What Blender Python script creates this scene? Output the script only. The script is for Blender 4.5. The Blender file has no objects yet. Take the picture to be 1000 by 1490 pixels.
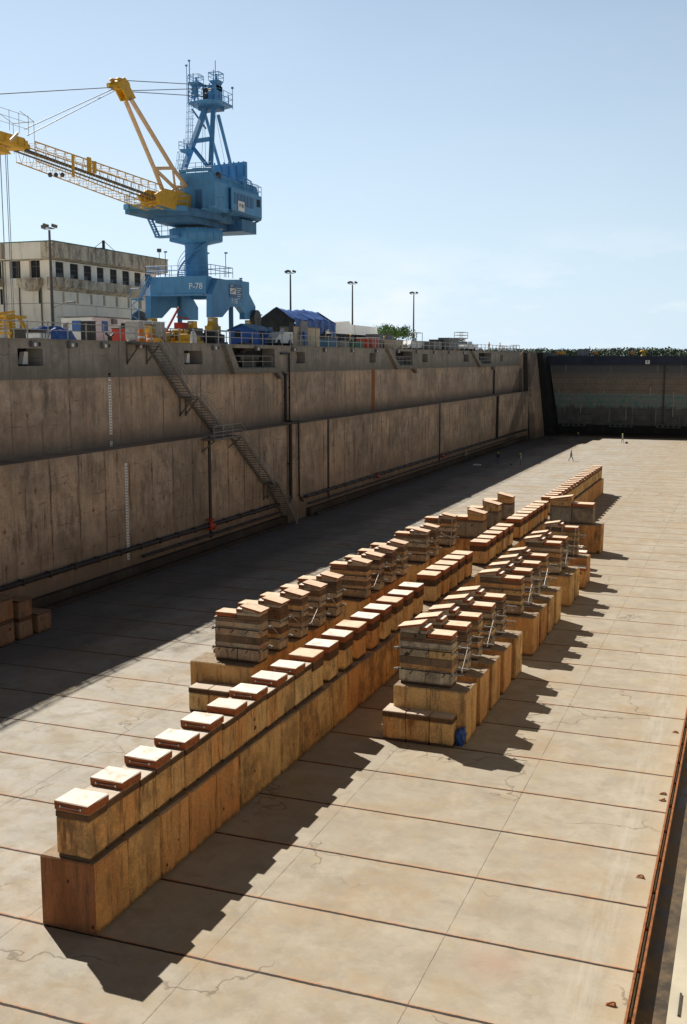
import bpy, bmesh, math, random
import numpy as np
from mathutils import Vector, Matrix
S = bpy.context.scene
COL = S.collection
rad = math.radians
# ---------------- camera ----------------
F, PPX, PPY, H = 1557.0, 500.0, 745.0, 15.5
VX, VY = 1101.0, 522.0
pit = math.atan((PPY-VY)/F)
d1 = np.array([VX-PPX, VY-PPY, F]); d1 /= np.linalg.norm(d1)
upv = np.array([0, -math.cos(pit), -math.sin(pit)])
yv = d1-upv*np.dot(d1, upv); yv /= np.linalg.norm(yv)
xv = np.cross(yv, upv)
RR = np.array([xv, yv, upv])
def _ray(u, v): return RR @ np.array([u-PPX, v-PPY, F])
def onz(u, v, z=0.0):
    r = _ray(u, v); t = (z-H)/r[2]; return Vector((r[0]*t, r[1]*t, z))
def onx(u, v, X):
    r = _ray(u, v); t = X/r[0]; return Vector((X, r[1]*t, H+r[2]*t))
def ony(u, v, Y):
    r = _ray(u, v); t = Y/r[1]; return Vector((r[0]*t, Y, H+r[2]*t))
cd = bpy.data.cameras.new('camera'); cam = bpy.data.objects.new('camera', cd); COL.objects.link(cam)
cd.sensor_fit = 'VERTICAL'; cd.sensor_height = 24.0; cd.sensor_width = 24.0; cd.lens = F/1490*24.0
cd.clip_start = 0.1; cd.clip_end = 6000
rt, dn, fw = RR[:, 0], RR[:, 1], RR[:, 2]
cam.matrix_world = Matrix(((rt[0], -dn[0], -fw[0], 0), (rt[1], -dn[1], -fw[1], 0), (rt[2], -dn[2], -fw[2], H), (0, 0, 0, 1)))
S.camera = cam
# ---------------- light ----------------
SUNV = Vector((-0.78, 0.58, 1.0)).normalized()
sd = bpy.data.lights.new('sun', 'SUN'); so = bpy.data.objects.new('sun', sd); COL.objects.link(so)
sd.energy = 5.0; sd.angle = rad(0.5); sd.color = (1.0, 0.94, 0.84)
so.rotation_euler = SUNV.to_track_quat('Z', 'Y').to_euler()
W = bpy.data.worlds.new('World'); S.world = W; W.use_nodes = True
wn = W.node_tree; bg = wn.nodes['Background']
sky = wn.nodes.new('ShaderNodeTexSky'); sky.sky_type = 'NISHITA'; sky.sun_disc = False
sky.sun_elevation = math.asin(SUNV.z); sky.sun_rotation = math.atan2(SUNV.x, SUNV.y)
sky.altitude = 0; sky.air_density = 1.0; sky.dust_density = 0.6; sky.ozone_density = 2.0
bg.inputs['Strength'].default_value = 0.0765
S.view_settings.view_transform = 'Standard'; S.view_settings.look = 'None'
S.view_settings.exposure = 0.27; S.view_settings.gamma = 1
try:
    S.cycles.max_bounces = 8; S.cycles.diffuse_bounces = 5; S.cycles.use_denoising = True; S.cycles.sample_clamp_indirect = 6
except Exception: pass
# thin low clouds, mapped on the sky direction
tc = wn.nodes.new('ShaderNodeTexCoord'); sx = wn.nodes.new('ShaderNodeSeparateXYZ'); wn.links.new(tc.outputs['Generated'], sx.inputs[0])
mp = wn.nodes.new('ShaderNodeMapping'); mp.inputs['Scale'].default_value = (1, 1, 3.2); wn.links.new(tc.outputs['Generated'], mp.inputs[0])
nz = wn.nodes.new('ShaderNodeTexNoise'); nz.inputs['Scale'].default_value = 5.5; nz.inputs['Detail'].default_value = 9; nz.inputs['Roughness'].default_value = .62
wn.links.new(mp.outputs[0], nz.inputs['Vector'])
def wmr(inp, a, b, c, d):
    n = wn.nodes.new('ShaderNodeMapRange'); n.inputs[1].default_value = a; n.inputs[2].default_value = b
    n.inputs[3].default_value = c; n.inputs[4].default_value = d; wn.links.new(inp, n.inputs[0]); return n.outputs[0]
def wmul(a, b):
    n = wn.nodes.new('ShaderNodeMath'); n.operation = 'MULTIPLY'; wn.links.new(a, n.inputs[0])
    if isinstance(b, float): n.inputs[1].default_value = b
    else: wn.links.new(b, n.inputs[1])
    return n.outputs[0]
cl = wmr(nz.outputs[0], .47, .68, 0, 1)
band = wmul(wmr(sx.outputs[2], 0.0, .03, .5, 1), wmr(sx.outputs[2], .05, .12, 1, 0.04))
mx = wn.nodes.new('ShaderNodeMixRGB'); wn.links.new(wmul(wmul(cl, band), .8), mx.inputs[0])
wn.links.new(sky.outputs[0], mx.inputs[1]); mx.inputs[2].default_value = (10.6, 11.0, 11.8, 1)
hz = wn.nodes.new('ShaderNodeMixRGB'); wn.links.new(wmr(sx.outputs[2], -.02, .52, .93, .0), hz.inputs[0])      # pale haze low in the sky
wn.links.new(sky.outputs[0], hz.inputs[1]); hz.inputs[2].default_value = (8.1, 10.05, 11.75, 1)
dk = wn.nodes.new('ShaderNodeMixRGB'); dk.blend_type = 'MULTIPLY'; dk.inputs[0].default_value = 1
wn.links.new(hz.outputs[0], dk.inputs[1])
gv = wmr(sx.outputs[2], .42, .70, 1.0, .07)
dt = wn.nodes.new('ShaderNodeVectorMath'); dt.operation = 'DOT_PRODUCT'; wn.links.new(tc.outputs['Generated'], dt.inputs[0]); dt.inputs[1].default_value = (SUNV.x/.6972/1.0, SUNV.y/.6972, 0)
wn.links.new(wmul(gv, wmr(dt.outputs['Value'], -.5, .95, .55, 1.06)), dk.inputs[2])      # the sky is brighter towards the sun
wn.links.new(dk.outputs[0], mx.inputs[1]); wn.links.new(mx.outputs[0], bg.inputs['Color'])

# ---------------- node helper ----------------
MATS = {}
class NT:
    def __init__(s, name, rough=.85, metal=0.0, spec=.3):
        s.m = bpy.data.materials.new(name); s.m.use_nodes = True; s.t = s.m.node_tree
        s.b = s.t.nodes['Principled BSDF']; s.b.inputs['Roughness'].default_value = rough
        s.b.inputs['Metallic'].default_value = metal; s.b.inputs['Specular IOR Level'].default_value = spec
        MATS[name] = s.m
    def n(s, t): return s.t.nodes.new('ShaderNode'+t)
    def put(s, sock, v):
        if isinstance(v, bpy.types.NodeSocket): s.t.links.new(v, sock)
        elif isinstance(v, (tuple, list)) and len(v) == 3 and sock.type == 'RGBA': sock.default_value = (*v, 1)
        else: sock.default_value = v
    def pos(s): return s.n('NewGeometry').outputs['Position']
    def obj(s, rnd=True):
        o = s.n('TexCoord').outputs['Object']
        if not rnd: return o
        r = s.n('ObjectInfo').outputs['Random']
        return s.vm('ADD', o, s.vm('SCALE', (13.1, 37.7, 71.3), r))
    def rnd(s): return s.n('ObjectInfo').outputs['Random']
    def vm(s, op, a, b):
        n = s.n('VectorMath'); n.operation = op; s.put(n.inputs[0], a)
        if op == 'SCALE': s.put(n.inputs['Scale'], b)
        else: s.put(n.inputs[1], b)
        return n.outputs[0]
    def ma(s, op, a, b=0.0, c=None):
        n = s.n('Math'); n.operation = op; s.put(n.inputs[0], a); s.put(n.inputs[1], b)
        if c is not None: s.put(n.inputs[2], c)
        return n.outputs[0]
    def xyz(s, v):
        n = s.n('SeparateXYZ'); s.put(n.inputs[0], v); return n.outputs
    def cxyz(s, a, b, c):
        n = s.n('CombineXYZ'); s.put(n.inputs[0], a); s.put(n.inputs[1], b); s.put(n.inputs[2], c); return n.outputs[0]
    def sc(s, v, k): return s.vm('MULTIPLY', v, k)
    def noise(s, v, scale, det=4, rough=.55, dist=0.0):
        n = s.n('TexNoise'); s.put(n.inputs['Vector'], v); n.inputs['Scale'].default_value = scale
        n.inputs['Detail'].default_value = det; n.inputs['Roughness'].default_value = rough; n.inputs['Distortion'].default_value = dist
        return n.outputs[0]
    def mr(s, x, a, b, c=0.0, d=1.0, smooth=False):
        n = s.n('MapRange'); s.put(n.inputs[0], x)
        for i, q in enumerate((a, b, c, d)): s.put(n.inputs[i+1], q)
        if smooth: n.interpolation_type = 'SMOOTHSTEP'
        return n.outputs[0]
    def mix(s, f, a, b, mode='MIX'):
        n = s.n('MixRGB'); n.blend_type = mode; s.put(n.inputs[0], f); s.put(n.inputs[1], a); s.put(n.inputs[2], b); return n.outputs[0]
    def mul(s, a, b): return s.ma('MULTIPLY', a, b)
    def line(s, x, period, off, w, soft=.5):
        # 1 on a line repeating every period, centred at off
        f = s.ma('FRACT', s.ma('DIVIDE', s.ma('SUBTRACT', x, off-period*.5), period))
        d = s.mul(s.ma('ABSOLUTE', s.ma('SUBTRACT', f, .5)), period)
        return s.mr(d, w*soft, w, 1, 0)
    def out(s, col, bump=None, bs=.3, bd=.02, rough=None):
        s.put(s.b.inputs['Base Color'], col)
        if rough is not None: s.put(s.b.inputs['Roughness'], rough)
        if bump is not None:
            n = s.n('Bump'); n.inputs['Strength'].default_value = bs; n.inputs['Distance'].default_value = bd
            s.put(n.inputs['Height'], bump); s.t.links.new(n.outputs[0], s.b.inputs['Normal'])
        return s.m

def flat(name, c, rough=.6, metal=0.0, var=.12, scale=2.0, dirt=(.12, .09, .06), dirtf=.25, world=False):
    t = NT(name, rough, metal); v = t.pos() if world else t.obj()
    a = t.noise(v, scale, 5); b = t.noise(t.sc(v, (1, 1, .25)), scale*3, 4)
    col = t.mix(t.mr(a, .3, .7), tuple(q*(1-var) for q in c), tuple(min(1, q*(1+var)) for q in c))
    col = t.mix(t.mul(t.mr(b, .55, .75), dirtf), col, dirt)
    return t.out(col, b, .15, .01)

# ---- floor ----
def floor_mat():
    t = NT('floor_concrete', .8, 0, .35); p = t.pos(); X, Y, Z = t.xyz(p)
    wob = t.noise(p, .9, 3); wob2 = t.noise(p, 6, 3)
    Yw = t.ma('ADD', Y, t.mul(t.ma('SUBTRACT', wob, .5), .05)); Yw = t.ma('ADD', Yw, t.mul(t.ma('SUBTRACT', wob2, .5), .035))
    Xw = t.ma('ADD', X, t.mul(t.ma('SUBTRACT', wob2, .5), .05))
    base = t.mix(t.mr(t.noise(p, .33, 6, .6), .3, .7), (.365, .315, .238), (.45, .40, .315))
    base = t.mix(t.mr(X, -12.7, -20, 0, .8), base, t.mix(t.mr(t.noise(p, .4, 6, .6), .35, .68), (.40, .385, .35), (.55, .54, .51)))
    # a tint for each slab
    cell = t.cxyz(t.ma('FLOOR', t.ma('DIVIDE', t.ma('ADD', X, 7.1), 5.6)), t.ma('FLOOR', t.ma('DIVIDE', t.ma('SUBTRACT', Y, 26.36), 3.443)), 0.0)
    wn_ = t.n('TexWhiteNoise'); t.put(wn_.inputs['Vector'], cell)
    base = t.mix(t.mr(wn_.outputs[0], 0, 1, 0, .24), base, (.28, .25, .20))
    blot = t.noise(p, .8, 8, .68, .5)
    base = t.mix(t.mr(blot, .49, .63, 0, .68), base, (.31, .265, .20))
    base = t.mix(t.mr(t.noise(p, .5, 5, .6, .8), .57, .75, 0, .55), base, (.47, .35, .20))
    ins = t.noise(t.vm('ADD', p, (11, 3, 0)), .26, 9, .7, .4)
    base = t.mix(t.mr(ins, .46, .62, 0, .62), base, (.37, .26, .14))
    ins2 = t.noise(t.vm('ADD', p, (4, 19, 0)), 1.3, 9, .75, .3)
    base = t.mix(t.mr(ins2, .49, .62, 0, .45), base, (.29, .255, .215))
    ins3 = t.noise(t.vm('ADD', p, (24, 9, 0)), .7, 8, .7, .2)
    base = t.mix(t.mr(ins3, .50, .66, 0, .45), base, (.52, .465, .38))
    # long faint marks running across
    base = t.mix(t.mr(t.noise(t.sc(p, (.25, 2.2, 1)), 1.2, 6, .65), .56, .74, 0, .4), base, (.34, .31, .27))
    # wheel-scuffed strip by the gutter
    strip = t.mul(t.mr(t.ma('ABSOLUTE', t.ma('ADD', X, 3.2)), .25, .7, 1, 0), t.mr(t.noise(t.sc(p, (3, .2, 1)), 1.5, 5, .7), .4, .65))
    base = t.mix(t.mul(strip, .5), base, (.53, .49, .42))
    base = t.mix(t.mr(X, -3.0, -2.1, 0, .4), base, (.55, .42, .26))
    # a reddish round stain
    dx = t.ma('SUBTRACT', X, -5.6); dy = t.ma('SUBTRACT', Y, 25.4)
    dd = t.ma('SQRT', t.ma('ADD', t.mul(dx, dx), t.mul(dy, dy)))
    base = t.mix(t.mr(t.ma('ADD', dd, t.mul(wob, .6)), .3, 1.5, .5, 0), base, (.40, .21, .14))
    # fine grain
    g = t.noise(p, 22, 6, .75); base = t.mix(t.mr(g, .35, .7, 0, .5), base, (.30, .27, .22))
    pit_ = t.noise(p, 9, 3, .5); base = t.mix(t.mr(pit_, .71, .76, 0, .6), base, (.17, .13, .09))
    # cracks
    vn = t.n('TexVoronoi'); vn.feature = 'DISTANCE_TO_EDGE'; vn.inputs['Scale'].default_value = .2
    dp = t.vm('ADD', p, t.vm('SCALE', t.vm('SUBTRACT', _col(t, p, 1.1), (.5, .5, .5)), 1.7))
    t.put(vn.inputs['Vector'], t.vm('ADD', dp, t.vm('SCALE', t.vm('SUBTRACT', _col(t, p, 7), (.5, .5, .5)), .07)))
    crack = t.mul(t.mr(vn.outputs['Distance'], .002, .011, 1, 0), t.mr(t.noise(t.vm('ADD', p, (7.3, 2.1, 0)), .16, 2), .53, .57))
    base = t.mix(t.mul(crack, .6), base, (.13, .10, .07))
    # joints: rust lip beside a dark groove
    brk = t.mr(t.noise(p, 1.7, 5, .6), .38, .58, .1, 1)
    lip = t.mul(t.line(Yw, 3.443, 26.36+.075, .05, .5), brk)
    base = t.mix(t.mul(lip, .75), base, (.42, .17, .07))
    halo = t.mul(t.line(Yw, 3.443, 26.36, .45, .05), t.mr(t.noise(p, 2.6, 4), .45, .7))
    base = t.mix(t.mul(halo, .6), base, (.48, .30, .17))
    jy = t.line(Yw, 3.443, 26.36, .052, .75)
    jx = t.mul(t.mul(t.line(Xw, 5.6, -7.1, .016, .3), .7), t.mr(t.noise(p, .9, 5), .35, .6, .35, 1))
    j = t.ma('MAXIMUM', jy, jx)
    base = t.mix(j, base, (.035, .025, .018))
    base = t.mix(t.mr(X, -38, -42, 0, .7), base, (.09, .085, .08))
    # irregular darker area along the left wall
    dark_left = t.mul(t.mr(t.ma('ADD', X, t.mul(t.noise(t.sc(p, (1, .35, 1)), .22, 5), 9)), -27.5, -31.5), .72)
    base = t.mix(dark_left, base, (.085, .085, .088))
    h = t.ma('SUBTRACT', t.ma('SUBTRACT', t.mul(t.noise(p, 3, 8, .6), .5), t.mul(j, 1.6)), t.mul(crack, .7))
    h = t.ma('ADD', h, t.mul(lip, .8))
    return t.out(base, h, .45, .03, t.mr(blot, .3, .7, .7, .95))
def _col(t, v, scale):
    n = t.n('TexNoise'); t.put(n.inputs['Vector'], v); n.inputs['Scale'].default_value = scale; n.inputs['Detail'].default_value = 3
    return n.outputs['Color']
floor_mat()

# ---- dock wall ----
def wall_mat(name, c1, c2, z0, z1, jp, joff, rustf=.8, dark=(.055, .05, .045), ledge=False):
    t = NT(name, .9, 0, .2); p = t.pos(); X, Y, Z = t.xyz(p)
    yz = t.cxyz(0.0, Y, Z); st = t.cxyz(0.0, Y, t.mul(Z, .13))
    wob = t.noise(yz, 1.3, 4); Yw = t.ma('ADD', Y, t.mul(t.ma('SUBTRACT', wob, .5), .22))
    col = t.mix(t.mr(t.noise(yz, .22, 6, .6), .32, .68), c1, c2)
    cell = t.ma('FLOOR', t.ma('DIVIDE', t.ma('SUBTRACT', Y, joff), jp)); wn_ = t.n('TexWhiteNoise'); wn_.noise_dimensions = '1D'; t.put(wn_.inputs['W'], cell)
    col = t.mix(t.mr(wn_.outputs[0], 0, 1, 0, .45), col, tuple(q*.55 for q in c1))
    blot = t.noise(t.sc(yz, (1, 1, 1.1)), .26, 10, .66, .15)
    col = t.mix(t.mr(blot, .46, .58, 0, .72), col, tuple(q*.45 for q in c1))
    bl2 = t.noise(t.vm('ADD', yz, (0, 9, 4)), .5, 10, .74, .1)
    col = t.mix(t.mr(bl2, .51, .60, 0, .62), col, tuple(q*.5 for q in dark) if False else tuple(q*.33 for q in c1))
    big = t.noise(t.vm('ADD', yz, (0, 2, 17)), .09, 5, .6)
    col = t.mix(t.mr(big, .42, .62, 0, .55), col, tuple(q*r_ for q, r_ in zip(c2, (1.12, .98, .86))))
    col = t.mix(t.mr(t.noise(t.vm('ADD', yz, (0, 40, 3)), .17, 7, .7), .50, .60, 0, .55), col, (.20, .18, .155))
    # streaks running down
    s1 = t.mul(t.mr(t.noise(st, 1.3, 8, .75), .48, .62), t.mr(t.noise(yz, .4, 4), .38, .62))
    col = t.mix(t.mul(s1, .8), col, dark)
    st3 = t.cxyz(0.0, Y, t.mul(Z, .06)); s3 = t.mul(t.mr(t.noise(st3, 4.2, 5, .8), .54, .64), t.mr(t.noise(t.vm('ADD', yz, (0, 5, 50)), .3, 6, .7), .44, .56))
    col = t.mix(t.mul(s3, .75), col, dark)
    s2 = t.mr(t.noise(t.vm('ADD', st, (0, 31, 7)), 2.3, 5, .7), .60, .70)
    col = t.mix(t.mul(s2, .5), col, (min(1, c2[0]*1.5), min(1, c2[1]*1.55), min(1, c2[2]*1.6)))
    # lift lines
    zz = t.ma('ADD', Z, t.mul(t.ma('SUBTRACT', t.noise(t.sc(yz, (1, .35, .3)), .8, 5), .5), 1.3))
    ll = t.mul(t.line(zz, 1.55, .3, .035, .2), t.mr(t.noise(yz, .55, 4), .5, .6))
    col = t.mix(t.mul(ll, .85), col, dark)
    # form joints with rust weeping
    jn = t.mul(t.line(Yw, jp, joff, .14, .2), t.mul(t.mr(t.noise(t.sc(yz, (1, 1, .3)), 1.1, 4), .36, .54), t.mr(t.noise(t.cxyz(0.0, Y, 0.0), .31, 2), .38, .52)))
    col = t.mix(t.mul(jn, .92), col, dark)
    jr = t.mul(t.line(Yw, jp*.5, joff, .09, .2), t.mr(t.noise(t.sc(yz, (1, .7, .55)), .8, 3, .6), .56, .63))
    col = t.mix(t.mul(jr, rustf), col, (.20, .055, .018))
    spots = t.mul(t.line(Yw, jp*.5, joff, .22, .2), t.mul(t.line(zz, 2.2, .9, .22, .2), t.mr(t.noise(yz, 1.4, 2), .5, .56)))
    col = t.mix(t.mul(spots, .8), col, (.085, .03, .018))
    # grime bands at top and bottom of the lift
    n2 = t.noise(t.sc(yz, (1, 1, .6)), .8, 5)
    bb = t.mr(t.ma('ADD', Z, t.mul(t.ma('SUBTRACT', n2, .5), -2.4)), z0, z0+1.3, 1, 0)
    col = t.mix(t.mul(bb, .85), col, dark)
    lowdark = t.mr(t.ma('ADD', Z, t.mul(t.ma('SUBTRACT', t.noise(t.sc(yz, (1, .5, .5)), .5, 7, .7), .5), 7.0)), z0+.5, z0+4.5, .62, 0)  # uneven darkening towards the bottom of the wall
    col = t.mix(lowdark, col, tuple(q*.42 for q in c1))
    bt = t.mr(t.ma('ADD', Z, t.mul(t.ma('SUBTRACT', n2, .5), 1.8)), z1-.7, z1, 0, .5)
    col = t.mix(bt, col, tuple(q*.55 for q in c1))
    grain = t.noise(yz, 7, 8, .8); col = t.mix(t.mr(grain, .42, .62, 0, .6), col, tuple(q*.45 for q in c1))
    # a slanting dark strip coloured across the wall near the gate
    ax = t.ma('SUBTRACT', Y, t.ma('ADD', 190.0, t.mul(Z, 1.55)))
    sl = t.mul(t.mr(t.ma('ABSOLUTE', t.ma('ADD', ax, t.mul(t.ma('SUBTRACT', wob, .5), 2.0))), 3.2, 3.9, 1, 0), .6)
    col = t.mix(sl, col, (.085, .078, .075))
    h = t.ma('SUBTRACT', t.mul(t.noise(yz, 2.2, 9, .65), .8), t.ma('ADD', t.mul(jn, .8), t.mul(ll, .5)))
    return t.out(col, h, .55, .05)
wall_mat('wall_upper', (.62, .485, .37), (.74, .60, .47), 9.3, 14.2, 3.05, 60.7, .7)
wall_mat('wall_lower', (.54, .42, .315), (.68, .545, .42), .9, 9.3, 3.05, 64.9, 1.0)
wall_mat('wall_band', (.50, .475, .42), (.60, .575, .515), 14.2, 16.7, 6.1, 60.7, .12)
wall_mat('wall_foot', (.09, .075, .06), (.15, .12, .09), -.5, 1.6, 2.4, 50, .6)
flat('bank_concrete', (.47, .43, .34), .85, 0, .15, .6, (.35, .28, .18), .4, True)
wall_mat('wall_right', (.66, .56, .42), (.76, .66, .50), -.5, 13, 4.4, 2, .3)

# ---- blocks ----
def block_mat(name, c1, c2, c3, rustf=.5, topc=None, holes=True, grainy=1.0):
    t = NT(name, .88, 0, .2); v = t.obj(); r = t.rnd()
    o = t.n('TexCoord').outputs['Object']; oX, oY, oZ = t.xyz(o)
    wn_ = t.n('TexWhiteNoise'); wn_.noise_dimensions = '1D'; t.put(wn_.inputs['W'], t.mul(r, 91.7)); rv = wn_.outputs[0]; rc = t.xyz(wn_.outputs['Color'])
    col = t.mix(t.mr(t.noise(v, .8, 6, .6), .34, .66), c1, c2)
    col = t.mix(t.mr(rv, .15, .85, 0, .85), col, c3)
    # orange wash on some blocks, grey-brown grime on others
    wash = t.mul(t.mr(t.noise(t.sc(v, (1, 1, .6)), .9, 5, .6), .40, .62), t.mr(rc[0], .35, .9))
    col = t.mix(t.mul(wash, .75), col, (c2[0]*.98, c2[1]*.62, c2[2]*.42))
    grm = t.mul(t.mr(t.noise(t.vm('ADD', v, (3, 5, 9)), 1.1, 8, .7), .44, .60), t.mr(rc[1], .25, .85, .25, 1))
    col = t.mix(t.mul(grm, .78), col, (c1[0]*.30, c1[1]*.33, c1[2]*.40))
    st = t.sc(v, (1.35, 1.35, .22))
    col = t.mix(t.mul(t.mr(t.noise(st, 1.5, 7, .75), .52, .64), rustf), col, (.20, .07, .022))
    col = t.mix(t.mul(t.mr(t.noise(st, 2.6, 6, .75), .53, .66), .65), col, (.08, .055, .035))
    col = t.mix(t.mul(t.mr(t.noise(t.vm('ADD', st, (9, 2, 1)), 2.2, 6, .75), .57, .68), .4), col, tuple(min(1, q*1.35) for q in c2))
    # uneven darker band at the foot of each block
    ez = t.ma('ADD', oZ, t.mul(t.noise(v, 2.5, 5, .7), -.45))
    col = t.mix(t.mul(t.mr(ez, -.16, -.02, 1, 0), .7), col, (.07, .05, .035))
    col = t.mix(t.mr(t.noise(v, 16, 5, .75), .42, .68, 0, .5*grainy), col, (.13, .09, .055))
    if holes:
        s = t.noise(v, 2.6, 1.5, .4); col = t.mix(t.mr(s, .735, .765, 0, .92), col, (.04, .025, .015))
    if topc:
        nrm = t.xyz(t.n('NewGeometry').outputs['Normal'])[2]
        tcx = t.mix(t.mr(t.noise(v, 3, 6, .7), .35, .65), topc, tuple(q*.62 for q in topc))
        col = t.mix(t.mr(nrm, .6, .9), col, tcx)
    h = t.noise(v, 5, 9, .7)
    return t.out(col, h, .6, .03)
block_mat('base_concrete', (.68, .39, .155), (.80, .53, .235), (.58, .27, .10), .45, (.40, .31, .22))
block_mat('base_rusty', (.36, .14, .065), (.42, .19, .09), (.28, .12, .055), .6, (.40, .31, .22))
block_mat('course_concrete', (.74, .47, .20), (.86, .62, .31), (.62, .34, .13), .9, (.5, .38, .24))
block_mat('pile_timber_light', (.52, .45, .34), (.68, .59, .45), (.42, .36, .27), .3, (.55, .46, .36), True)
block_mat('pile_timber_dark', (.16, .12, .085), (.27, .19, .125), (.12, .09, .07), .35, (.3, .22, .16), True)
block_mat('pile_timber_ochre', (.66, .44, .20), (.78, .56, .28), (.54, .34, .16), .4, (.5, .4, .3), True)
block_mat('stack_concrete', (.30, .20, .13), (.38, .27, .17), (.26, .17, .12), .5, (.3, .26, .22))
block_mat('grey_concrete', (.26, .245, .21), (.38, .35, .29), (.30, .255, .18), .2, (.42, .38, .32))
block_mat('dark_plank', (.10, .055, .03), (.16, .085, .045), (.07, .045, .03), .4, (.36, .24, .15), False)

def wood_mat(name, side, side2, top, top2, axis=0):
    t = NT(name, .8, 0, .25); v = t.obj()
    gs = (.35, 5, 5) if axis == 0 else (5, .35, 5)
    g = t.noise(t.sc(v, gs), 2.4, 6, .7)
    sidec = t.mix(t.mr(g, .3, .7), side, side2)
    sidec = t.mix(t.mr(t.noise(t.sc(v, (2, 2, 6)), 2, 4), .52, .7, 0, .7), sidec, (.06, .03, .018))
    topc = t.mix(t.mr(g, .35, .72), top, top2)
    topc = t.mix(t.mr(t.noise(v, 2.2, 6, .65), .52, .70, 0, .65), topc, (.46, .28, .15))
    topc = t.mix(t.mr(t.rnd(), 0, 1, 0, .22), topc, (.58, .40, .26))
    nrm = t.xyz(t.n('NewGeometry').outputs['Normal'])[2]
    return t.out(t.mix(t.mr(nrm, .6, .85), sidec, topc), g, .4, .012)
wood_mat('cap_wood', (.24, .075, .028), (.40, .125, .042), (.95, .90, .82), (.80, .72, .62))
wood_mat('cap_wood_far', (.30, .085, .028), (.42, .135, .045), (.88, .70, .53), (.70, .52, .36))
wood_mat('pale_plank', (.24, .14, .08), (.36, .22, .12), (.66, .60, .52), (.48, .41, .33))
flat('galv_rod', (.40, .40, .39), .45, .6, .2, 6)
flat('dark_pipe', (.035, .03, .03), .6, .2, .3, 3)
flat('dark_steel', (.06, .055, .05), .6, .3, .3, 3)
flat('stair_steel', (.17, .155, .135), .7, .2, .3, 3, (.12, .05, .02), .4)
flat('rail_steel', (.36, .36, .35), .55, .3, .2, 4)
flat('rust_steel', (.28, .105, .04), .85, .1, .35, 5, (.08, .03, .02), .6)
flat('red_paint', (.45, .06, .03), .6, 0, .25, 3)
flat('crane_blue', (.095, .30, .55), .5, 0, .10, .8, (.05, .09, .13), .35)
flat('crane_blue_dark', (.06, .17, .31), .55, 0, .2, .8, (.03, .04, .05), .5)
flat('crane_panel', (.04, .14, .29), .4, 0, .2, .8, (.03, .05, .07), .4)
flat('crane_yellow', (.62, .36, .03), .5, 0, .12, 2, (.12, .08, .03), .45)
flat('crane_tan', (.66, .47, .29), .5, 0, .08, 2, (.3, .2, .12), .2)
flat('crane_grey', (.09, .09, .09), .6, .2, .2, 3)
flat('cable_steel', (.20, .22, .26), .5, .4, .1, 3)
flat('white_paint', (.78, .78, .76), .5, 0, .05, 2, (.4, .36, .3), .25)
def wrap_mat():
    t = NT('white_wrap', .7, 0, .2); t.put(t.b.inputs['Base Color'], (.85, .85, .83))
    tr = t.n('BsdfTranslucent'); t.put(tr.inputs[0], (.85, .86, .86)); mx_ = t.n('MixShader'); mx_.inputs[0].default_value = .5
    t.t.links.new(t.b.outputs[0], mx_.inputs[1]); t.t.links.new(tr.outputs[0], mx_.inputs[2]); t.t.links.new(mx_.outputs[0], t.t.nodes['Material Output'].inputs[0])
wrap_mat()
flat('number_white', (.85, .85, .83), .6, 0, .02, 2, (.6, .6, .6), .1)
flat('ink_dark', (.02, .03, .06), .6, 0, .1, 2)
flat('window_dark', (.02, .021, .022), .65, 0, .3, 1.5)
flat('blue_window', (.05, .14, .38), .35, 0, .2, 2)
flat('blue_paint', (.03, .12, .42), .5, 0, .15, 1.5)
flat('blue_tarp', (.035, .10, .34), .45, 0, .3, 1.2, (.3, .4, .6), .35)
flat('beige_panel', (.52, .43, .30), .7, 0, .12, 1.2)
flat('cream_wall', (.86, .80, .68), .85, 0, .08, .5, (.3, .24, .17), .35, True)
flat('red_container', (.40, .05, .03), .6, 0, .2, 2)
flat('grey_machine', (.20, .20, .20), .6, .1, .3, 2)
flat('orange_box', (.50, .22, .05), .6, 0, .15, 3)
flat('orange_paint', (.85, .25, .03), .5, 0, .1, 3)
flat('deck_concrete', (.58, .53, .45), .9, 0, .2, .3)
flat('skin', (.42, .24, .15), .6, 0, .1, 5)
flat('cloth_dark', (.04, .05, .07), .9, 0, .3, 6)
flat('cloth_khaki', (.38, .33, .24), .9, 0, .2, 6)
flat('cloth_blue', (.10, .15, .24), .9, 0, .2, 6)
flat('cloth_grey', (.40, .40, .40), .9, 0, .2, 6)
flat('hivis', (.42, .75, .10), .6, 0, .08, 6)
flat('hat_green', (.55, .9, .10), .35, 0, .05, 4)
flat('hat_yellow', (.9, .65, .08), .35, 0, .05, 4)
flat('tyre', (.02, .02, .02), .8, 0, .2, 4)
flat('bark', (.10, .07, .05), .9, 0, .2, 4)
flat('glass', (.05, .07, .09), .1, 0, .1, 3)
flat('steel_pole', (.14, .13, .12), .6, .3, .2, 3)
flat('black_roof', (.025, .03, .035), .8, 0, .3, 2)
flat('roof_green', (.05, .16, .12), .6, 0, .2, 2)
flat('teal_sheet', (.04, .08, .10), .8, 0, .3, 1)

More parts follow.
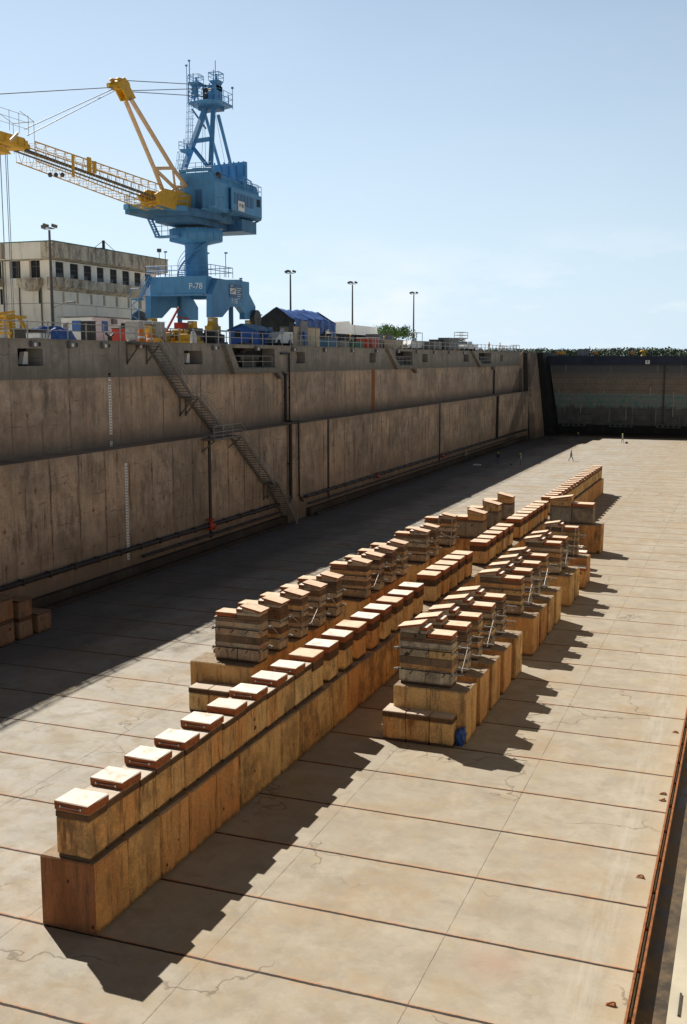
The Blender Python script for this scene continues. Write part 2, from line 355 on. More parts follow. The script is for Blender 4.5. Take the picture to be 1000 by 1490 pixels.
def stained_mat():
    t = NT('stained_fascia', .9, 0, .2); p = t.pos(); st = t.sc(p, (1, 1, .25))
    a = t.noise(st, 1.4, 8, .72); col = t.mix(t.mr(a, .44, .62), (.62, .54, .42), (.22, .18, .135))
    col = t.mix(t.mr(t.noise(p, 2.5, 7, .75, .5), .54, .64, 0, .75), col, (.11, .092, .075))
    return t.out(col, a, .4, .03)
stained_mat()
def leaf_mat(name, c1, c2):
    t = NT(name, .7, 0, .3); v = t.pos(); a = t.noise(v, .35, 3); b = t.noise(v, 2.2, 3)
    return t.out(t.mix(t.mr(t.ma('ADD', t.mul(a, .6), t.mul(b, .4)), .35, .65), c1, c2))
leaf_mat('leaf_far', (.075, .11, .07), (.125, .165, .105))
leaf_mat('leaf_near', (.06, .13, .03), (.13, .24, .06))
def water_mat():
    t = NT('gutter_water', .3, 0, .2); p = t.pos(); a = t.noise(p, 1.3, 7, .7); b = t.noise(p, 13, 3)
    col = t.mix(t.mr(a, .4, .65), (.06, .048, .036), (.15, .105, .06))
    col = t.mix(t.mr(b, .70, .74), col, (.42, .33, .16))
    return t.out(col, a, .15, .02, t.mr(a, .4, .6, .35, .7))
water_mat()
def sea_mat():
    t = NT('harbour_water', .06, 0, .5); p = t.pos()
    return t.out((.03, .07, .08), t.noise(t.sc(p, (1, 2, 1)), .6, 5), .3, .2)
sea_mat()
def gate_mat():
    t = NT('gate_face', .85, 0, .25); p = t.pos(); X, Y, Z = t.xyz(p); xz = t.cxyz(X, 0.0, Z)
    st = t.cxyz(X, 0.0, t.mul(Z, .2)); n = t.noise(xz, .5, 6, .65); ns = t.noise(st, 1.2, 6, .7)
    brown = t.mix(t.mr(n, .3, .7), (.21, .17, .13), (.31, .25, .19))
    grey = t.mix(t.mr(n, .3, .7), (.16, .18, .18), (.22, .235, .215))
    col = t.mix(t.mr(t.ma('ADD', Z, t.mul(n, 2.0)), 12.2, 14.4), brown, (.12, .125, .13))
    teal = t.mix(t.mr(t.noise(xz, 1.1, 5, .6, .5), .5, .62), (.25, .28, .25), (.11, .27, .27))
    col = t.mix(t.mr(t.ma('ADD', Z, t.mul(ns, .3)), 8.6, 8.75, 1, 0), col, teal)
    zr = t.ma('SUBTRACT', Z, t.mul(t.ma('SUBTRACT', t.noise(t.sc(xz, (1, 1, .35)), .45, 7, .72, .5), .5), 4.5))
    col = t.mix(t.mr(zr, 5.5, 6.1, 1, 0), col, t.mix(t.mr(n, .35, .65), (.085, .09, .09), (.17, .17, .16)))
    col = t.mix(t.mul(t.line(X, 4.55, -22.9, .18, .2), t.mr(t.noise(st, .8, 4), .45, .62)), col, (.26, .27, .26))
    col = t.mix(t.mul(t.line(Z, 1.25, .4, .05, .3), .5), col, (.04, .04, .04))
    col = t.mix(t.mr(t.noise(xz, 3, 8, .8), .45, .62, 0, .5), col, (.06, .06, .06))
    return t.out(col, n, .4, .05)
gate_mat()
flat('gate_navy', (.028, .035, .06), .6, 0, .25, .4)
flat('gate_black', (.016, .018, .018), .7, 0, .3, .4)
flat('gate_plate', (.10, .12, .115), .7, 0, .2, .8)

# ---------------- mesh helper ----------------
WO = {}   # world origin of every parent
class MB:
    def __init__(s): s.v = []; s.f = []; s.mi = []; s.mats = []; s.cur = 0; s.smooth = []
    def mat(s, name):
        if name not in s.mats: s.mats.append(name)
        s.cur = s.mats.index(name); return s
    def add(s, vs, fs, sm=False):
        o = len(s.v); s.v += [tuple(q) for q in vs]
        for f in fs: s.f.append([o+i for i in f]); s.mi.append(s.cur); s.smooth.append(sm)
        return s
    def box(s, x0, x1, y0, y1, z0, z1):
        if x0 > x1: x0, x1 = x1, x0
        if y0 > y1: y0, y1 = y1, y0
        if z0 > z1: z0, z1 = z1, z0
        return s.add([(x0, y0, z0), (x1, y0, z0), (x1, y1, z0), (x0, y1, z0), (x0, y0, z1), (x1, y0, z1), (x1, y1, z1), (x0, y1, z1)],
                     [(3, 2, 1, 0), (4, 5, 6, 7), (0, 1, 5, 4), (1, 2, 6, 5), (2, 3, 7, 6), (3, 0, 4, 7)])
    def cbox(s, x0, x1, y0, y1, z0, z1, c=.02, jit=0.0, seed=None):
        rg = random.Random(seed if seed is not None else len(s.v)); bm = bmesh.new()
        bmesh.ops.create_cube(bm, size=1)
        for v in bm.verts:
            v.co = Vector(((x0+x1)/2+v.co.x*(x1-x0), (y0+y1)/2+v.co.y*(y1-y0), (z0+z1)/2+v.co.z*(z1-z0)))
        bmesh.ops.bevel(bm, geom=bm.edges[:], offset=c, segments=1, affect='EDGES')
        if jit:
            for v in bm.verts:
                v.co += Vector((rg.uniform(-jit, jit), rg.uniform(-jit, jit), rg.uniform(-jit, jit)*.6))
        bm.verts.index_update()
        s.add([v.co for v in bm.verts], [[v.index for v in f.verts] for f in bm.faces]); bm.free(); return s
    def beam(s, a, b, w, h, up=(0, 0, 1)):
        a, b = Vector(a), Vector(b); d = (b-a)
        if d.length < 1e-6: return s
        d.normalize(); u = Vector(up)
        if abs(d.dot(u)) > .98: u = Vector((0, 1, 0))
        r = d.cross(u).normalized(); u = r.cross(d).normalized()
        vs = []
        for p in (a, b):
            for i, j in ((-1, -1), (1, -1), (1, 1), (-1, 1)): vs.append(p+r*(w/2*i)+u*(h/2*j))
        return s.add(vs, [(3, 2, 1, 0), (4, 5, 6, 7), (0, 1, 5, 4), (1, 2, 6, 5), (2, 3, 7, 6), (3, 0, 4, 7)])
    def tube(s, a, b, r, n=8, r2=None, caps=True):
        a, b = Vector(a), Vector(b); d = b-a
        if d.length < 1e-6: return s
        d.normalize(); u = Vector((0, 0, 1)) if abs(d.z) < .95 else Vector((1, 0, 0))
        p = d.cross(u).normalized(); q = d.cross(p); r2 = r if r2 is None else r2; vs = []
        for c, k in ((a, r), (b, r2)):
            for i in range(n):
                t = 2*math.pi*i/n; vs.append(c+p*(k*math.cos(t))+q*(k*math.sin(t)))
        s.add(vs, [(i, (i+1) % n, n+(i+1) % n, n+i)[::-1] for i in range(n)], True)
        if caps: s.add(vs, [list(range(n)), list(range(2*n-1, n-1, -1))])
        return s
    def path(s, pts, r, n=6):
        for a, b in zip(pts[:-1], pts[1:]): s.tube(a, b, r, n)
        return s
    def prism(s, poly, axis, a, b):
        # poly of 2d points, extruded along axis from a to b
        def P(p, t):
            return {'x': (t, p[0], p[1]), 'y': (p[0], t, p[1]), 'z': (p[0], p[1], t)}[axis]
        n = len(poly); vs = [P(p, a) for p in poly]+[P(p, b) for p in poly]
        return s.add(vs, [list(range(n))[::-1], list(range(n, 2*n))]+[(i, (i+1) % n, n+(i+1) % n, n+i) for i in range(n)])
    def lathe(s, prof, c=(0, 0, 0), n=20):
        vs = [(c[0]+r*math.cos(2*math.pi*i/n), c[1]+r*math.sin(2*math.pi*i/n), c[2]+z) for r, z in prof for i in range(n)]
        fs = [(k*n+i, k*n+(i+1) % n, (k+1)*n+(i+1) % n, (k+1)*n+i) for k in range(len(prof)-1) for i in range(n)]
        s.add(vs, fs, True); s.add(vs[:n], [list(range(n))[::-1]]); s.add(vs[-n:], [list(range(n))]); return s
    def quad(s, *p): return s.add(p, [list(range(len(p)))])
    def mesh(s, name, off=(0, 0, 0)):
        me = bpy.data.meshes.new(name); off = Vector(off)
        me.from_pydata([tuple(Vector(q)-off) for q in s.v], [], s.f)
        for m in s.mats: me.materials.append(MATS[m])
        for i, p in enumerate(me.polygons): p.material_index = s.mi[i]; p.use_smooth = s.smooth[i]
        bm = bmesh.new(); bm.from_mesh(me); bmesh.ops.recalc_face_normals(bm, faces=bm.faces[:]); bm.to_mesh(me); bm.free()
        return me
    def build(s, name, parent=None, loc=None):
        if not s.mats: raise Exception('no material '+name)
        off = WO[parent.name] if parent is not None else Vector(loc if loc is not None else (0, 0, 0))
        o = bpy.data.objects.new(name, s.mesh(name, off)); COL.objects.link(o)
        if parent is not None: o.parent = parent
        else: o.location = off
        WO[o.name] = off
        return o
def G(m): return MB().mat(m)
def tag(o, label=None, cat=None, group=None, kind=None):
    if label: o['label'] = label
    if cat: o['category'] = cat
    if group: o['group'] = group
    if kind: o['kind'] = kind
    return o
def thing(name, loc, label, cat, group=None):
    o = bpy.data.objects.new(name, None); o.empty_display_size = .2; COL.objects.link(o); o.location = loc
    WO[o.name] = Vector(loc); return tag(o, label, cat, group)
def dup(root, loc, label, group=None, scale=None, rot=None):
    r = root.copy(); COL.objects.link(r); r.location = loc; r['label'] = label
    if group: r['group'] = group
    if scale: r.scale = scale
    if rot is not None: r.rotation_euler = rot
    for ch in list(root.children):
        c = ch.copy(); COL.objects.link(c); c.parent = r
        for g in list(ch.children):
            d = g.copy(); COL.objects.link(d); d.parent = c
    return r
def text_mesh(body, size, mat, name, parent, loc, rot, ext=.01):
    cu = bpy.data.curves.new(name, 'FONT'); cu.body = body; cu.size = size; cu.extrude = ext; cu.align_x = 'CENTER'; cu.align_y = 'CENTER'
    t = bpy.data.objects.new(name, cu); COL.objects.link(t); bpy.context.view_layer.update()
    me = bpy.data.meshes.new_from_object(t); bpy.data.objects.remove(t)
    o = bpy.data.objects.new(name, me); COL.objects.link(o); me.materials.clear(); me.materials.append(MATS[mat])
    o.rotation_euler = rot
    if parent is not None: o.parent = parent; o.location = Vector(loc)-WO[parent.name]
    else: o.location = loc
    return o
ORD = 'first second third fourth fifth sixth seventh eighth ninth tenth eleventh twelfth thirteenth fourteenth fifteenth sixteenth seventeenth eighteenth nineteenth twentieth'.split()
def nth(i):
    tens = ['', '', 'twenty', 'thirty', 'forty', 'fifty', 'sixty', 'seventy']
    if i < 20: return ORD[i]
    k = i+1
    if k % 10 == 0: return {3: 'thirtieth', 4: 'fortieth', 5: 'fiftieth', 6: 'sixtieth', 7: 'seventieth'}[k//10]
    return tens[k//10]+'-'+ORD[k % 10-1]
# ================= SETTING =================
XL, XU, XR = -41.0, -42.8, -2.07        # lower wall face, upper wall face, floor edge at the gutter
ZT, ZB, ZL = 16.7, 14.2, 9.3            # deck, underside of grey band, ledge
Y0, YU, YLW = -20.0, 216.0, 208.0
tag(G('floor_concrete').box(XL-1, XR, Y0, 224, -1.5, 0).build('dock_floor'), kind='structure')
tag(G('gutter_water').box(XR-.05, -.95, Y0, 224, -1.4, -.5).build('gutter_water'), kind='structure')
tag(G('bank_concrete').box(-1.2, .9, Y0, 224, -1.4, 0).build('gutter_bank'), kind='structure')
tag(G('deck_concrete').box(-420, XU-2.2, Y0-60, 236, 12, ZT-.02).build('yard_ground'), kind='structure')
tag(G('deck_concrete').box(13, 120, Y0-60, 224, -1, 13.7).build('quay_ground'), kind='structure')
g = MB().mat('harbour_water'); g.quad((-2500, 236, 14.2), (2500, 236, 14.2), (2500, 5000, 14.2), (-2500, 5000, 14.2))
tag(g.build('harbour_water'), kind='structure')
tag(G('leaf_far').prism([(600, 10), (604, 16), (5000, 17.2), (5000, 10)], 'x', -2500, 2500).build('far_shore'), kind='structure')

# right dock wall (under the camera)
t = thing('dock_wall', (.9, 100, 0), 'sunlit right-hand dock wall rising behind the water-filled gutter', 'wall', 'concrete walls of the dry dock')
G('wall_right').box(.9, 13, Y0, 224, 0, 13.9).build('wall_body', t)

# left dock wall
wall = thing('dock_wall', (XL, 100, 0), 'long shaded left dock wall of stained concrete with a ledge halfway up', 'wall', 'concrete walls of the dry dock')
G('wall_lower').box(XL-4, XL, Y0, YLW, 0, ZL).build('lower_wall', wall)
G('wall_foot').box(XL, XL+.42, Y0, 91.5, -.02, .85).box(XL, XL+.42, 97, YLW-3, -.02, .85).box(XL+.42, XL+.8, Y0, 90, -.02, .28).box(XL+.42, XL+.8, 98, YLW-6, -.02, .28).build('footing_kerb', wall)
def holed(mb, X, y0, y1, z0, z1, holes, T):
    # slab facing +x with rectangular openings, real recesses behind them
    ys = sorted(set([y0, y1]+[h[0] for h in holes]+[h[1] for h in holes]))
    for a, b in zip(ys[:-1], ys[1:]):
        hs = [h for h in holes if h[0] <= a and h[1] >= b]
        if not hs: mb.box(X-T, X, a, b, z0, z1); continue
        h = hs[0]
        if h[2] > z0: mb.box(X-T, X, a, b, z0, h[2])
        if h[3] < z1: mb.box(X-T, X, a, b, h[3], z1)
    return mb
def pxhole(x0, y0, x1, y1):
    a = onx(x0, y0, XU); b = onx(x1, y1, XU); return (a.y, b.y, min(a.z, b.z), max(a.z, b.z))
smalls = [pxhole(*q) for q in ((25.5, 508, 63, 530), (268, 510, 295, 529), (431, 512, 444, 526), (538, 513, 547, 526), (615, 513, 622.5, 525), (675, 514, 682, 524), (728, 515, 732, 523))]
smalls = [(a, b, 15.05, 16.15) for a, b, c, d in smalls]
gals = [pxhole(*q) for q in ((338, 505, 400, 533), (576, 508, 600, 530), (697, 512, 715, 528))]
gals = [(a, b, 14.75, 16.45) for a, b, c, d in gals]
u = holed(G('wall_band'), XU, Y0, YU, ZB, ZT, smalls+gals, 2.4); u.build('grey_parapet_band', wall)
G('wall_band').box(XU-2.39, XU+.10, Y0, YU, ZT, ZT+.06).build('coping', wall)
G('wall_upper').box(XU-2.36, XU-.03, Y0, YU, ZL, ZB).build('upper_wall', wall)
g = G('gate_black')  # opening backs coloured black to stand in for the shade inside
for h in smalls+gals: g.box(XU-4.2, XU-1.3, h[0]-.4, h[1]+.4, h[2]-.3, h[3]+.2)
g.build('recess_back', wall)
# fittings inside the small openings, pale cleats
i = 0
for h in smalls:
    c = (h[0]+h[1])/2
    for k in (-.55, .5):
        b = G('white_paint').prism([(c+k-.28, 15.15), (c+k+.28, 15.15), (c+k+.12+.2*(k > 0), 15.95), (c+k-.2+.15*(k > 0), 15.95)], 'x', XU-1.15, XU-.8).build('pale_fitting', wall)
# gallery surrounds: a sloping kerb that comes down to a floor slab, machinery and a rail in each
for gi, (h, topx, sc) in enumerate(zip(gals, (322, 560, 684), (1, .9, .8))):
    ytop = onx(topx, 503, XU).y
    yb = h[0]
    g = G('wall_band')
    g.prism([(ytop, ZT), (ytop+.9, ZT), (yb+.5, ZB+.45), (h[1]+.2, ZB+.45), (h[1]+1.2, ZB-.6), (h[1]+.6, ZB-.6), (h[1]-.4, ZB-.02), (yb-.3, ZB-.02)], 'x', XU+.003, XU+.45)
    w = thing('mooring_gallery', (XU, (h[0]+h[1])/2, ZB), ['nearest recessed gallery below the blue hut, with dark winch machinery inside', 'middle recessed gallery with a sloping concrete kerb in the shaded wall', 'farthest recessed gallery with a sloping kerb, below the parked trucks'][gi], 'gallery', 'recessed galleries in the shaded wall')
    g.build('sloping_kerb', w)
    m = G('dark_steel'); c = (h[0]+h[1])/2
    rg = random.Random(gi+5)
    m.box(XU-1.28, XU-.6, c-1.2, c+1.6, 14.75, 15.7); m.tube((XU-.9, c-1.9, 15.6), (XU-.9, c+2.0, 15.6), .42, 14)
    m.tube((XU-1.2, c-.3, 15.9), (XU-1.2, c-.3, 16.9), .38, 12); m.cbox(XU-1.25, XU-.5, c-1, c+.6, 16.2, 16.95, .12); m.tube((XU-1, c+.8, 16.3), (XU-1, c+1.4, 17.1), .2, 8)
    m.build('winch', w)
    r = G('rail_steel')
    for z in (15.25, 15.75): r.tube((XU-.15, h[0]+.3, z), (XU-.15, h[1]-.3, z), .03, 5)
    for k in range(5): y = h[0]+.3+(h[1]-h[0]-.6)*k/4; r.tube((XU-.15, y, 14.75), (XU-.15, y, 15.77), .03, 5)
    r.build('guard_rail', w)
    m = G('grey_concrete'); m.beam((XU-1.0, h[0]+1.0, 14.75), (XU-1.0, h[0]+1.0, 16.3), .08, .08)
    for k in range(5): m.box(XU-1.05, XU-.95, h[0]+1.0, h[0]+1.7, 14.9+k*.3, 14.95+k*.3)
    m.build('rung_ladder', w)

# vertical half-columns and stains are in the material; drip strip under one opening
tag(G('rust_steel').box(XU-.028, XU-.005, smalls[3][0]+.8, smalls[3][1]-.3, ZL, 15.0).build('rust_streak'), 'orange rust streak running down the wall below a small opening', 'stain')

# abutment and piers at the gate
ab = thing('gate_abutment', (-41, 214, 0), 'battered brown concrete abutment at the far left corner beside the gate', 'abutment')
G('wall_lower').prism([(-48, 0), (-48, ZT), (-41.6, ZT), (-39.6, 0)], 'y', 209.5, 218.5).build('battered_pier', ab)
G('wall_upper').prism([(-46, 0), (-46, ZT+.1), (-42.5, ZT+.1), (-41.9, 0)], 'y', 207.6, 209.4).build('narrow_pier', ab)
G('dark_steel').prism([(-42.4, 0), (-42.3, ZT), (-41.75, ZT), (-40.9, 0)], 'y', 209.1, 209.5).build('guide_slot', ab)
G('gate_black').prism([(-48, 0), (-48, ZT), (-40.4, ZT), (-38.2, 1.2), (-36.9, 0)], 'y', 218.6, 236).build('gate_recess_side', ab)
t_ = G('white_paint').beam((-42.9, 207.4, 16.0), (-42.0, 207.4, 17.3), .25, .12).build('white_fender', ab)

# ---- caisson gate ----
gt = thing('caisson_gate', (-20, 224, 0), 'huge dark steel gate with stained bands closing the far end of the dock', 'gate')
G('gate_face').prism([(-37.75, 2.1), (-39.9, 14.3), (6, 14.3), (6, 2.1)], 'y', 224, 230).build('gate_face', gt)
G('gate_navy').box(-41, 6, 223.4, 230.5, 14.3, 16.05).build('top_girder', gt)
G('gate_black').prism([(-37.0, 0), (-38.6, 2.1), (6, 2.1), (6, 0)], 'y', 223.5, 230).build('sill_beam', gt)
G('wall_foot').box(-38.5, 6, 219.5, 223.4, -.01, .35).build('sill_step', gt)
for cx in (-34.5, -25.1, -15.8, -6.5):
    p = G('gate_plate').box(cx-2.35, cx+2.35, 223.35, 223.49, 1.75, 2.55).build('vent_plate', gt)
    for k in range(4): G('gate_black').box(cx-1.9+k*1.05, cx-1.3+k*1.05, 223.30, 223.345, 1.9, 2.25).build('vent_slot', p)
pl = G('number_white').box(-20.72, -19.88, 223.30, 223.38, 14.45, 15.2).build('number_plate', gt)
text_mesh('8', .72, 'ink_dark', 'numeral', pl, (-20.3, 223.27, 14.82), (math.pi/2, 0, 0))
for k, x in enumerate((-37.9, -33.3, -28.7, -24.2, -19.6, -15.1)):
    G('rail_steel').box(x-.07, x+.07, 223.86, 223.99, [8.0, 4.5, 8.4, 3.2, 8.2, 4.0][k], [9.4, 6.0, 9.2, 5.4, 9.8, 9.0][k]).build('fender_rib', gt)
G('dark_steel').box(-17.05, -16.85, 223.7, 223.98, 2.6, 14.1).build('draft_pipe', gt)

# on top of the gate
def capstan(x, y, z, label, big=1.0):
    c = thing('capstan', (x, y, z), label, 'capstan')
    G('crane_yellow').lathe([(.55, 0), (.45, .15), (.32, .5), (.34, .8)], (x, y, z), 14).build('drum', c)
    G('crane_yellow').lathe([(.75, .8), (.8, .95), (.6, 1.15)], (x, y, z), 14).build('head', c)
capstan(-21.4, 226, 16.05, 'yellow mushroom-headed capstan standing on top of the gate')
for k, (px, py) in enumerate(((813, 514), (820, 513.5), (867.5, 514.5), (921, 514.5))):
    p = ony(px, py, 225.5)
    b = thing('deck_box', (p.x, 225.5, 16.05), ['leftmost dull orange box on the gate top', 'bright orange-yellow box second from the left on the gate top', 'small orange box on the gate top, right of the grey board', 'orange box on the gate top just left of the yellow capstan'][k], 'box', 'orange boxes on top of the gate')
    G('orange_box' if k != 1 else 'crane_yellow').cbox(p.x-.38, p.x+.38, 225.2, 225.9, 16.35, 16.95, .04).build('box_body', b)
    G('dark_steel').box(p.x-.36, p.x-.28, 225.3, 225.8, 16.05, 16.35).box(p.x+.28, p.x+.36, 225.3, 225.8, 16.05, 16.35).build('feet', b)
bd = thing('notice_board', (-32.5, 226, ZT), 'grey board on posts on top of the gate, seen from behind', 'board')
p = ony(850, 512, 226); G('grey_machine').box(p.x-1.35, p.x+1.05, 225.96, 226.04, 16.2, 17.5).build('panel', bd)
G('dark_steel').box(p.x+1.06, p.x+1.2, 225.92, 226.06, 16.05, 18.0).box(p.x-1.3, p.x-1.2, 226.05, 226.12, 16.05, 16.9).build('post', bd)

def railing(name, pts, label, cat='railing', h=1.07, step=2.1, r=.035, group=None, mat='rail_steel', mids=(.55,), postbox=.07):
    rt_ = thing(name, pts[0], label, cat, group)
    g = G(mat)
    for a, b in zip(pts[:-1], pts[1:]):
        a, b = Vector(a), Vector(b)
        for z in (h,)+tuple(h*m for m in mids): g.tube(a+Vector((0, 0, z)), b+Vector((0, 0, z)), r, 6)
    g.build('rails', rt_)
    proto = None
    for a, b in zip(pts[:-1], pts[1:]):
        a, b = Vector(a), Vector(b); n = max(1, round((b-a).length/step))
        for k in range(n+1):
            p = a+(b-a)*(k/n)
            if proto is None:
                q = postbox/2
                proto = G(mat).box(p.x-q, p.x+q, p.y-q, p.y+q, p.z, p.z+h).cbox(p.x-q*1.6, p.x+q*1.6, p.y-q*1.6, p.y+q*1.6, p.z+h-.04, p.z+h+.08, .02).build('post', rt_); p0 = p
            else:
                c = proto.copy(); COL.objects.link(c); c.location = p-p0; c.parent = rt_
    return rt_
rx = XU-.25
railing('deck_railing', [(rx, 44, ZT+.06), (rx, 76, ZT+.06)], 'nearest stretch of grey railing on the deck edge, left of the stair head', group='railings along the left deck edge')
railing('deck_railing', [(rx, 78.3, ZT+.06), (rx, 96, ZT+.06)], 'grey railing on the deck edge in front of the crane legs and blue hut', group='railings along the left deck edge')
railing('deck_railing', [(rx, 98, ZT+.06), (rx, 136, ZT+.06)], 'grey railing on the deck edge in front of the tarpaulin-roofed shed', group='railings along the left deck edge', step=2.6)
railing('deck_railing', [(rx, 138, ZT+.06), (rx, 205, ZT+.06)], 'farthest grey railing on the deck edge, in front of the parked trucks', group='railings along the left deck edge', step=2.8)
railing('gate_railing', [(-39.5, 229.6, 16.05), (5, 229.6, 16.05)], 'thin far railing along the harbour side of the gate top', step=3.2, mat='dark_steel', postbox=.06)

# light fittings along the top of the wall
for k in range(16):
    y = [51.5, 56.9, 60.9, 64.8, 69.4][k] if k < 5 else 73+(k-4)*8.3
    if k == 0:
        l0 = thing('wall_lamp', (XU+.02, y, 16.45), 'x', 'lamp', 'lamps along the top of the shaded wall')
        G('grey_machine').cbox(XU+.02, XU+.3, y-.32, y+.28, 16.22, 16.62, .04).build('housing', l0)
        G('white_paint').box(XU+.3, XU+.32, y-.2, y+.02, 16.28, 16.5).build('lens', l0)
        G('dark_steel').cbox(XU+.02, XU+.22, y+.42, y+.66, 16.28, 16.55, .05).build('junction_box', l0)
    else: l0 = dup(l0, (XU+.02, y, 16.45), 'x')
    l0['label'] = '%s small lamp from the left along the top edge of the shaded wall' % nth(k)

# draft gauge boards
def gauge(a, b, w, label):
    X = a[0]; g = thing('draft_gauge', (X, a[1], b[2]), label, 'gauge', 'white depth gauges on the shaded wall')
    G('white_paint').box(X+.003, X+.03, a[1]-w/2, a[1]+w/2, b[2], a[2]).build('strip', g)
    m = G('grey_machine'); z = b[2]+.12; k = 0
    while z < a[2]-.1:
        m.box(X+.031, X+.036, a[1]-w*.3, a[1]+w*(.30 if k % 5 else .42), z, z+.08); z += .2; k += 1
    m.build('tick_marks', g)
gauge((XU-.03, onx(161, 600, XU).y, onx(160, 560, XU).z), (0, 0, onx(162, 632, XU).z), .34, 'white depth gauge strip on the upper half of the shaded wall')
gauge((XU-.03, onx(161, 600, XU).y, onx(159, 543, XU).z), (0, 0, onx(160, 554, XU).z), .30, 'short white piece of gauge above the upper gauge strip')
gauge((XU-.03, onx(161, 600, XU).y, onx(162, 642, XU).z), (0, 0, onx(162, 651, XU).z), .26, 'short white piece of gauge just above the ledge')
gauge((XL, onx(185, 750, XL).y, onx(182, 674, XL).z), (0, 0, onx(187, 800, XL).z), .30, 'long white depth gauge strip on the lower half of the shaded wall')
gauge((XL, onx(185, 750, XL).y, onx(187, 805, XL).z), (0, 0, onx(188, 814, XL).z), .26, 'short white piece of gauge near the foot of the wall')

# pipes along the wall
def pipe(pts, r, label, mat='dark_pipe', clamps=True):
    g = thing('wall_pipe', pts[0], label, 'pipe', 'dark pipes fixed to the shaded wall')
    m = G(mat).path(pts, r, 8)
    for p in pts[1:-1]: m.lathe([(r*.5, -r), (r*1.25, -r*.6), (r*1.25, r*.6), (r*.5, r)], p, 10)
    m.build('pipe_run', g)
    if clamps:
        for a, b in zip(pts[:-1], pts[1:]):
            a, b = Vector(a), Vector(b); n = int((b-a).length/2.6)
            for k in range(1, n):
                p = a+(b-a)*(k/n); G('dark_steel').cbox(p.x-r*1.5, p.x+r*1.12, p.y-(r*1.12 if abs(a.z-b.z) > 1 else .05), p.y+(r*1.12 if abs(a.z-b.z) > 1 else .05), p.z-(.05 if abs(a.z-b.z) > 1 else r*1.12), p.z+(.05 if abs(a.z-b.z) > 1 else r*1.12), .01).build('clamp', g)
pipe([(XL+.35, 20, 2.15), (XL+.35, 89.6, 2.15)], .17, 'thick dark pipe along the foot of the wall, left of the stairs')
pipe([(XL+.3, 66, 1.35), (XL+.3, 90, 1.35)], .10, 'thinner dark pipe just above the kerb, left of the stairs')
pipe([(XL+.35, 96, 2.1), (XL+.35, 205, 2.0)], .15, 'thick dark pipe along the foot of the wall beyond the stairs')
pipe([(XL+.3, 97, 1.3), (XL+.3, 196, 1.25)], .09, 'thinner dark pipe just above the kerb beyond the stairs')
pipe([(XL+.25, 92.6, ZL+.1), (XL+.25, 92.6, 1.9)], .17, 'thick upright dark pipe on the lower wall beside the stairs')
pipe([(XL-.5, 92.9, ZL+.35), (XL+.22, 92.9, ZL+.35), (XL+.22, 94.6, ZL+.3), (XL+.22, 94.7, 2.4), (XL+.22, 95.6, 1.7)], .09, 'thin upright dark pipe bending over the ledge right of the thick one')
yy = onx(412, 560, XU).y; pipe([(XU+.25, yy, ZL+.1), (XU+.25, yy, 14.0), (XU, yy-1.0, 14.3)], .16, 'thick upright dark pipe on the upper wall right of the first gallery')
pipe([(XU+.15, yy+1.2, ZL+.1), (XU+.15, yy+1.2, 16.0), (XU+.15, yy-.8, 16.0)], .09, 'thin upright dark pipe next to the thick one on the upper wall')
yy = onx(717, 555, XU).y; pipe([(XU+.25, yy, ZL+.1), (XU+.25, yy, 14.2)], .16, 'upright dark pipe on the upper wall below the farthest gallery')
yy = onx(722, 610, XL).y; pipe([(XL+.25, yy, ZL), (XL+.25, yy, 1.8)], .2, 'upright dark pipe on the lower wall near the gate')
for y in (76.8, 102.8, 145.0):
    tag(G('dark_pipe').box(XL+.002, XL+.09, y-.16, y+.16, 1.0, ZL).build('wall_channel'), {76.8: 'dark upright channel on the lower wall left of the stairs', 102.8: 'dark upright channel on the lower wall right of the two pipes', 145.0: 'dark upright channel on the far part of the lower wall'}[y], 'channel', 'upright channels on the lower wall')
# red valves
def valve(p, label, s=1.0):
    v = thing('red_valve', p, label, 'valve', 'red valves on the foot pipe')
    x, y, z = p
    G('red_paint').tube((x, y-.3*s, z), (x, y+.3*s, z), .2*s, 10).tube((x, y, z), (x, y, z+.4*s), .12*s, 8).tube((x, y, z), (x+.3*s, y, z-.1*s), .14*s, 8).build('valve_body', v)
    G('red_paint').lathe([(.22*s, .4*s), (.26*s, .44*s), (.22*s, .48*s)], p, 12).build('hand_wheel', v)
valve((XL+.42, onx(301, 776, XL).y-.0, 2.05), 'bright red valve on the pipe at the foot of the wall, left of the stairs', 1.3)
valve((XL+.42, onx(548, 705, XL+.3).y, 1.9), 'dull red valve on the foot pipe beyond the stairs')
valve((XL+.42, onx(643, 664, XL+.3).y, 1.9), 'farthest red valve on the foot pipe')

# ================= METAL STAIRS =================
def flight(parent, a, b, X, w, name='flight', n=None):
    # a top, b bottom: (y,z); runs along y on the wall face X, width w outward
    (ya, za), (yb, zb) = a, b
    s = G('stair_steel')
    for x in (X+.08, X+w): s.beam((x, ya, za-.1), (x, yb, zb-.1), .06, .28)
    s.build('stringer', parent)
    n = n or int((za-zb)/.23); s = G('stair_steel')
    for k in range(1, n):
        y = ya+(yb-ya)*k/n; z = za+(zb-za)*k/n; s.box(X+.1, X+w-.02, y-.14, y+.14, z-.06, z-.02)
    s.build('treads', parent)
    s = G('rail_steel')
    dy = 0
    for h in (.95, .5): s.tube((X+w, ya, za+h), (X+w, yb, zb+h), .026, 6)
    m = max(2, int(abs(yb-ya)/1.3))
    for k in range(m+1):
        y = ya+(yb-ya)*k/m; z = za+(zb-za)*k/m; s.tube((X+w, y, z-.1), (X+w, y, z+.95), .026, 5)
    s.build('handrail', parent)
